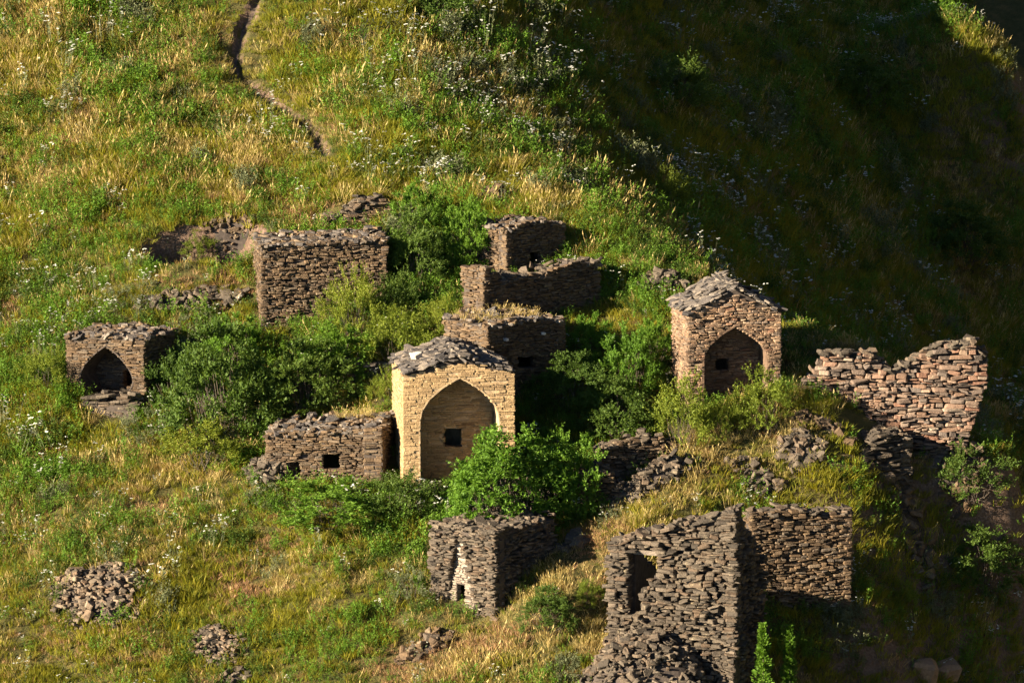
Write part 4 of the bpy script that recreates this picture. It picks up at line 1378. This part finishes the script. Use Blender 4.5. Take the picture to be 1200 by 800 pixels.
# sample the ground evenly, then choose the plant of every spot
rs = np.random.default_rng(123)
NS = 225000
sx = rs.uniform(-18.5, 18.5, NS); sy = rs.uniform(-20, 54, NS)
keep0 = (sy < 26 + 26 * smooth(0, 8, sx)) & ((sy < 12) | (rs.random(NS) < 0.75))
sx, sy = sx[keep0], sy[keep0]; NS = len(sx)
keep = np.ones(NS, bool)
for (cx, cy, c, s, hw, hd) in FOOT:
    dx, dy = sx - cx, sy - cy
    keep &= ~((np.abs(c * dx + s * dy) < hw) & (np.abs(-s * dx + c * dy) < hd))
pd = polyline_dist(sx, sy, PATH)
keep &= pd > 0.185 + 0.05 * smooth(12, 18, sy) + 0.08 * fbm(sx, sy, 0.7, 2, 91)
e = 0.15
gxx = (H(sx + e, sy) - H(sx - e, sy)) / (2 * e); gyy = (H(sx, sy + e) - H(sx, sy - e)) / (2 * e)
slope = np.hypot(gxx, gyy)
keep &= (slope < 2.6) | (rs.random(NS) < 0.3)
sx, sy = sx[keep], sy[keep]
sz = H(sx, sy)
n = len(sx)
big = fbm(sx, sy, 5.0, 3, 21); mid = fbm(sx, sy, 1.5, 3, 22); fin = fbm(sx, sy, 0.6, 2, 23)


def blob(px, py, rx, ry, ang=0):
    p = at(px, py)
    return gauss(sx, sy, p[0], p[1], rx, ry, R(ang))


dry = 0.46 + 1.1 * big + 0.8 * mid + 0.5 * fin
for a in ((110, 120, 4, 3), (240, 60, 3, 2), (60, 560, 3, 3), (230, 560, 2.5, 2), (120, 640, 2, 2), (860, 520, 1.8, 1.2), (700, 640, 1.2, 2.2), (600, 690, 1.5, 1.2), (540, 770, 2.5, 1.2), (330, 250, 1.5, .8), (210, 320, 1.3, .5), (180, 770, 2, 1.2), (1030, 480, 1, .6)):
    dry = dry + 0.30 * blob(*a)
spur = np.zeros(n)
for a in ((850, 525, 1.3, .8), (920, 505, 1.4, .6), (790, 565, .9, .8), (715, 625, .6, 1.3), (675, 675, .7, 1.2), (610, 725, 1.1, .9), (545, 770, 1.4, .8), (690, 740, .6, .9)):
    dry = dry + 1.1 * blob(*a)
    spur = np.maximum(spur, blob(*a))
lush = 0.25 + 0.8 * fbm(sx, sy, 3.5, 3, 31) - 0.9 * spur
for a in ((330, 420, 4, 3), (400, 590, 3, .9), (480, 330, 2.5, 2), (700, 450, 3, 2), (830, 490, 2, 1), (420, 740, 2, 1.5), (60, 420, 2, 1.5), (640, 600, 2, .6), (460, 640, 1.5, 1.5)):
    lush = lush + 0.6 * blob(*a)
dry = dry - 0.35 * np.clip(lush - 0.3, 0, 1)
flw = 0.10 + 0.4 * fbm(sx, sy, 2.2, 2, 41)
for a in ((560, 110, 2.6, 3.0), (130, 345, 1.8, 1.0), (190, 500, 1.5, .8), (80, 400, 1, 1), (460, 590, 1.3, .6), (460, 690, 1.0, 1.0), (860, 260, 2.0, 2.0), (580, 600, 1, .4), (500, 220, 2, 1)):
    flw = flw + 0.55 * blob(*a)

pick = rs.random(n)
thr = rs.random(n)
kind = np.full(n, 'green', dtype=object)
kind[pick < 0.50] = 'lime'
kind[(thr < dry) & ((pick < 0.22) | ((spur > 0.4) & (pick < 0.6)))] = 'straw'
kind[(thr < dry * 1.05) & (pick >= 0.42) & (pick < 0.75)] = 'low'
hsel = rs.random(n)
kind[(hsel < 0.55 * np.clip(lush + 1.0 * fbm(sx, sy, 1.1, 2, 33), 0, 0.95))] = 'darkherb'
kind[(hsel < 0.30 * np.clip(lush + 1.2 * fbm(sx, sy, 0.9, 2, 34), 0, 0.95))] = 'herb'
rust = -0.15 + 0.9 * fbm(sx, sy, 2.0, 3, 55)
for a in ((545, 765, 1.7, .7), (600, 740, 1.0, .5), (690, 660, .6, 1.2), (720, 610, .5, .8), (205, 328, 1.3, .5), (345, 258, .7, .6), (15, 355, .6, .6), (905, 512, .5, .3), (250, 235, 2, .4), (300, 690, .9, .6), (180, 590, .9, .6), (60, 540, .8, .6), (330, 640, .8, .5), (470, 790, 1.0, .5)):
    rust = rust + 1.0 * blob(*a)
kind[rs.random(n) < np.clip(rust, 0, 0.85)] = 'rust'
sg = fbm(sx, sy, 1.4, 2, 51)
kind[(sg > 0.42) & (rs.random(n) < 0.6)] = 'sage'
fs = rs.random(n)
kind[fs < 0.10 * np.clip(flw, 0, 1)] = 'flower'
dens = np.clip(0.80 + 0.7 * fbm(sx, sy, 0.8, 2, 61), 0.15, 1)
keep2 = rs.random(n) < dens
P = np.c_[sx, sy, sz - 0.01]
size = rs.uniform(0.65, 1.3, n) * (1 + 0.4 * smooth(2, 9, sy)) * (0.5 + 0.5 * smooth(0.15, 0.9, polyline_dist(sx, sy, PATH))) * (1 + 0.5 * np.clip(fbm(sx, sy, 2.2, 2, 71), -0.6, 0.6))
LAB = {'green': ('grass', 'short green grass covering the whole hillside', 'grass'), 'lime': ('meadow_grass', 'yellowish green meadow grass mixed through the turf', 'grass'),
       'straw': ('dry_grass', 'tall dry straw grass standing in pale tufts', 'grass'), 'low': ('dry_turf', 'low withered orange brown turf', 'grass'),
       'rust': ('rusty_turf', 'bare looking rust orange turf on the spur and banks', 'grass'),
       'herb': ('leafy_weeds', 'bright leafy weeds thick around the ruins', 'weeds'), 'darkherb': ('ground_cover', 'low dark green ground cover among the grass', 'weeds'),
       'sage': ('wormwood_patches', 'grey green wormwood growing in patches through the turf', 'weeds'), 'flower': ('wildflowers', 'white flowering stems dotted over the slope', 'flowers')}
for k, (nm, lab, cat) in LAB.items():
    mk = (kind == k) & keep2
    scatter(nm, lab, cat, k, P[mk], size[mk])

# dry grass tufts rooted on the roofs
rp = []
for (px, py, rot, x0, x1, y0, y1, z, cnt) in ROOF_GRASS:
    q_ = at(px, py); c, s_ = math.cos(R(rot)), math.sin(R(rot))
    for k in range(cnt):
        lx, ly = rs.uniform(x0, x1), rs.uniform(y0, y1)
        rp.append((q_[0] + c * lx - s_ * ly, q_[1] + s_ * lx + c * ly, q_[2] + z))
scatter('roof_grass', 'dry pale grass sprouting between the slates of flat roofs', 'grass', 'straw', np.array(rp), rs.uniform(0.5, 0.95, len(rp)))
